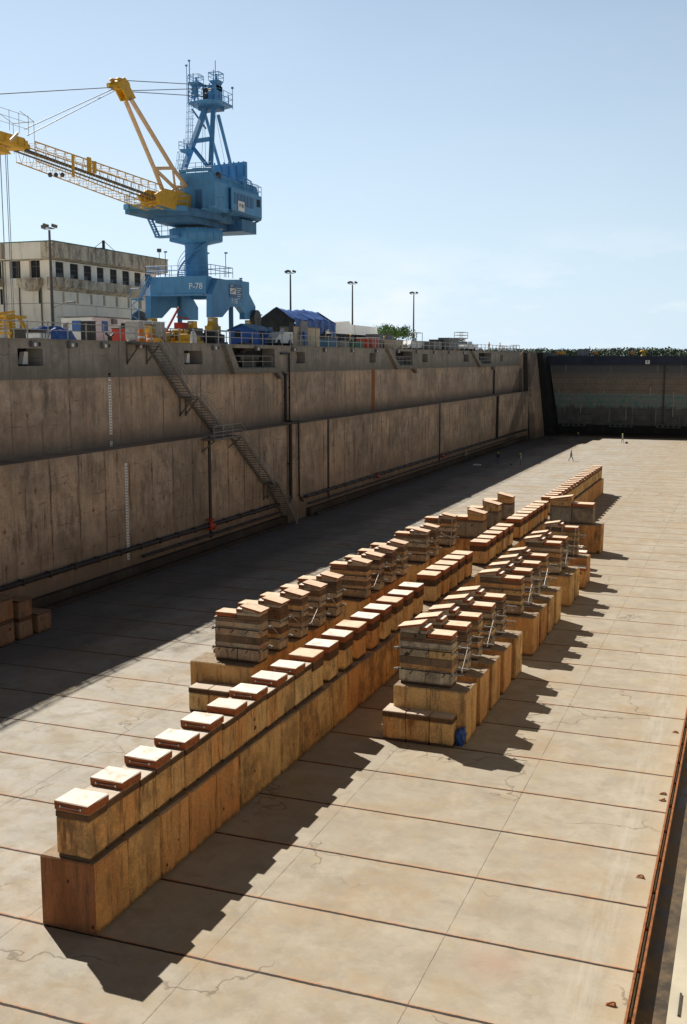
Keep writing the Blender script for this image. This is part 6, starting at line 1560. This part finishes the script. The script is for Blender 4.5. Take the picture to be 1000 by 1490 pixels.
# ================= PEOPLE =================
def person(loc, label, yaw=0, walk=.0, top='cloth_dark', legs='cloth_blue', vest=None, hat='hat_green', arm='down', lean=0.0, rod=False, h=1.76, kneel=False):
    t = thing('person', loc, label, 'person', None); loc = Vector(loc); s = h/1.76
    R_ = Matrix.Rotation(yaw, 3, 'Z')
    J = {}
    st = .28*walk
    J['pel'] = (0, 0, .95); J['sp'] = (0, lean*.3, 1.18); J['ch'] = (0, lean*.7, 1.40); J['nk'] = (0, lean*.85, 1.50); J['hd'] = (0, lean+.01, 1.60); J['tp'] = (0, lean+.01, 1.70)
    for q, sg in (('l', -1), ('r', 1)):
        f_ = st*sg
        J['hp'+q] = (.09*sg, 0, .92); J['kn'+q] = (.10*sg, f_*.55+.04, .50); J['an'+q] = (.11*sg, f_-(.10 if f_ < 0 else 0), .09+(.05 if f_ < 0 and walk else 0)); J['to'+q] = (.13*sg, f_+.17-(.10 if f_ < 0 else 0), .04)
        J['sh'+q] = (.17*sg, lean*.7, 1.42)
        if arm == 'down': J['el'+q] = (.23*sg, lean-f_*.5-.02, 1.14); J['wr'+q] = (.25*sg, lean-f_*.9+.06, .90); J['ha'+q] = (.25*sg, lean-f_+.09, .82)
        elif arm == 'fwd': J['el'+q] = (.20*sg, lean+.16, 1.18); J['wr'+q] = (.10*sg, lean+.38, 1.06); J['ha'+q] = (.07*sg, lean+.45, 1.04)
        else: J['el'+q] = (.30*sg, lean+.0, 1.20); J['wr'+q] = (.18*sg, lean+.10, 1.0); J['ha'+q] = (.14*sg, lean+.12, .98)
    E_ = [('pel', 'sp'), ('sp', 'ch'), ('ch', 'nk'), ('nk', 'hd'), ('hd', 'tp')]
    for q in 'lr': E_ += [('pel', 'hp'+q), ('hp'+q, 'kn'+q), ('kn'+q, 'an'+q), ('an'+q, 'to'+q), ('ch', 'sh'+q), ('sh'+q, 'el'+q), ('el'+q, 'wr'+q), ('wr'+q, 'ha'+q)]
    rad_ = dict(pel=.14, sp=.125, ch=.15, nk=.055, hd=.095, tp=.085, hp=.10, kn=.062, an=.045, to=.04, sh=.07, el=.045, wr=.033, ha=.04)
    ks = list(J); me = bpy.data.meshes.new('body')
    me.from_pydata([tuple(R_@(Vector(J[k])*s)) for k in ks], [(ks.index(a), ks.index(b)) for a, b in E_], [])
    o = bpy.data.objects.new('body', me); COL.objects.link(o)
    md = o.modifiers.new('s', 'SKIN'); md.use_smooth_shade = True
    for i, k in enumerate(ks):
        r_ = rad_.get(k, rad_.get(k[:2], .06))*s; me.skin_vertices[0].data[i].radius = (r_, r_*(.8 if k in ('pel', 'sp', 'ch') else 1)); me.skin_vertices[0].data[i].use_root = (k == 'pel')
    o.modifiers.new('u', 'SUBSURF').levels = 1
    dg = bpy.context.evaluated_depsgraph_get(); m2 = bpy.data.meshes.new_from_object(o.evaluated_get(dg)); bpy.data.objects.remove(o)
    m2.materials.clear()
    for q in ('skin', top, legs, 'dark_steel'): m2.materials.append(MATS[q])
    for p in m2.polygons:
        c = R_.inverted()@p.center/s; p.use_smooth = True
        if c.z > 1.49 or (abs(c.x) > .05 and ((arm == 'down' and c.z < .93 and c.z > .78 and abs(c.x) > .19) or (arm != 'down' and c.y > lean+.36))): p.material_index = 0
        elif c.z > .95 or (abs(c.x) > .19 and c.z > .8): p.material_index = 1
        elif c.z > .10: p.material_index = 2
        else: p.material_index = 3
    b = bpy.data.objects.new('body', m2); COL.objects.link(b); b.parent = t
    WO[b.name] = loc
    def W_(v): return loc+R_@(Vector(v)*s)
    hd_ = J['hd']
    g = G('skin').lathe([(.01, -.02), (.02, 0), (.015, .03)], W_((0, hd_[1]+.11, 1.62)), 6); g.build('nose', t)
    c = W_((0, hd_[1], 1.665)); G(hat).lathe([(.155*s, -.01), (.155*s, .005), (.125*s, .01), (.115*s, .07), (.07*s, .12), (.01, .135)], c, 14).build('hard_hat', t)
    if vest:
        g = G(vest); n = 12; vs = []
        for z, rx_, ry_ in ((.98, .165, .135), (1.2, .16, .13), (1.38, .185, .15), (1.46, .14, .11)):
            for i in range(n): a = 2*math.pi*i/n; yy_ = lean*(z-.95)/.55; vs.append(W_((rx_*math.cos(a), yy_*.9+ry_*math.sin(a), z)))
        g.add(vs, [(k*n+i, k*n+(i+1) % n, (k+1)*n+(i+1) % n, (k+1)*n+i) for k in range(3) for i in range(n)], True); g.build('vest', t)
    if rod:
        tl = thing('hand_tool', W_((0, .5, 1.0)), 'long-handled tool held by the '+rod, 'tool'); G('dark_steel').tube(W_((.05, lean+.42, 1.06)), W_((.1, 1.5, .03)), .022, 6).box(*[v for ax_ in range(3) for v in (W_((.1, 1.5, .04))[ax_]-.12, W_((.1, 1.5, .04))[ax_]+.12)]).build('handle', tl)
    return t
p = onz(831, 671); person(p, 'person in blue-grey clothes walking across the sunlit floor near the shadow edge', yaw=-1.2, walk=1, top='cloth_grey', legs='cloth_blue', vest='cloth_blue', hat='white_paint')
p = onz(906, 645); person(p, 'person in a lime helmet and pale trousers on the sunlit floor before the gate', yaw=2.2, walk=.5, top='cloth_grey', legs='cloth_khaki', hat='hat_green')
tag(G('dark_steel').cbox(p.x+.5, p.x+.95, p.y-.15, p.y+.15, 0, .28, .04).path([(p.x+.6, p.y, .26), (p.x+.72, p.y, .40), (p.x+.85, p.y, .26)], .02, 5).build('black_bag'), 'small black bag on the floor beside the person before the gate', 'bag')
p = onz(841, 643); person(p, 'person in dark clothes and lime helmet standing in the shade near the gate', yaw=2.8, hat='hat_green', vest=None)
p = onz(725, 675); person(p, 'person in dark clothes and green helmet, left of two in the wall shadow', yaw=3.0, hat='hat_green')
p = onz(758, 677); person(p, 'person in a pale vest with a long-handled tool in the wall shadow', yaw=1.5, hat='hat_green', vest='cloth_grey', arm='fwd', lean=.08, rod='person in the wall shadow')
p = onz(680, 672); person((p.x-.3, p.y, 0), 'person in grey at the foot of the shaded wall, holding a hose', yaw=-.5, hat='hat_yellow', top='cloth_grey', legs='cloth_blue', arm='fwd', lean=.1)
p = onz(676.5, 671); person((p.x-.6, p.y-.3, 0), 'person in pale grey close to the wall, left of the one with the hose', yaw=.3, hat='hat_yellow', top='cloth_grey', legs='cloth_grey')
q = onz(690, 677); tag(G('dark_steel').path([(p.x+.3, p.y, .9), (p.x+1.2, p.y-.2, .35), (q.x, q.y, .05)], .04, 6).build('hose'), 'dark hose running from the wall person down to the floor', 'hose')
tag(G('white_paint').cbox(q.x-.1, q.x+1.0, q.y-.4, q.y+.3, 0, .18, .05, .03).build('white_bundle'), 'small white bundle on the shaded floor near the wall', 'bundle')
def dkp_(px, X): return (X, onx(px, 495, X).y, ZT)
person(dkp_(712, -44.6), 'person in orange clothing at the railing on the far deck', yaw=1.2, top='orange_paint', legs='cloth_khaki', hat='hat_yellow', arm='hips')
person(dkp_(728, -44.6), 'person in orange right of the other orange one on the far deck', yaw=1.8, top='orange_paint', legs='cloth_khaki', hat='orange_paint')
person(dkp_(509, -44.2), 'person in a yellow helmet leaning at the railing before the white enclosure', yaw=-1.5, top='cloth_khaki', legs='cloth_dark', hat='hat_yellow', arm='fwd', lean=.12, h=1.6)
person(dkp_(558, -44.2), 'person in a yellow helmet at the railing left of the middle gallery', yaw=-1.5, top='cloth_khaki', legs='cloth_dark', hat='hat_yellow', arm='fwd', lean=.12, h=1.6)
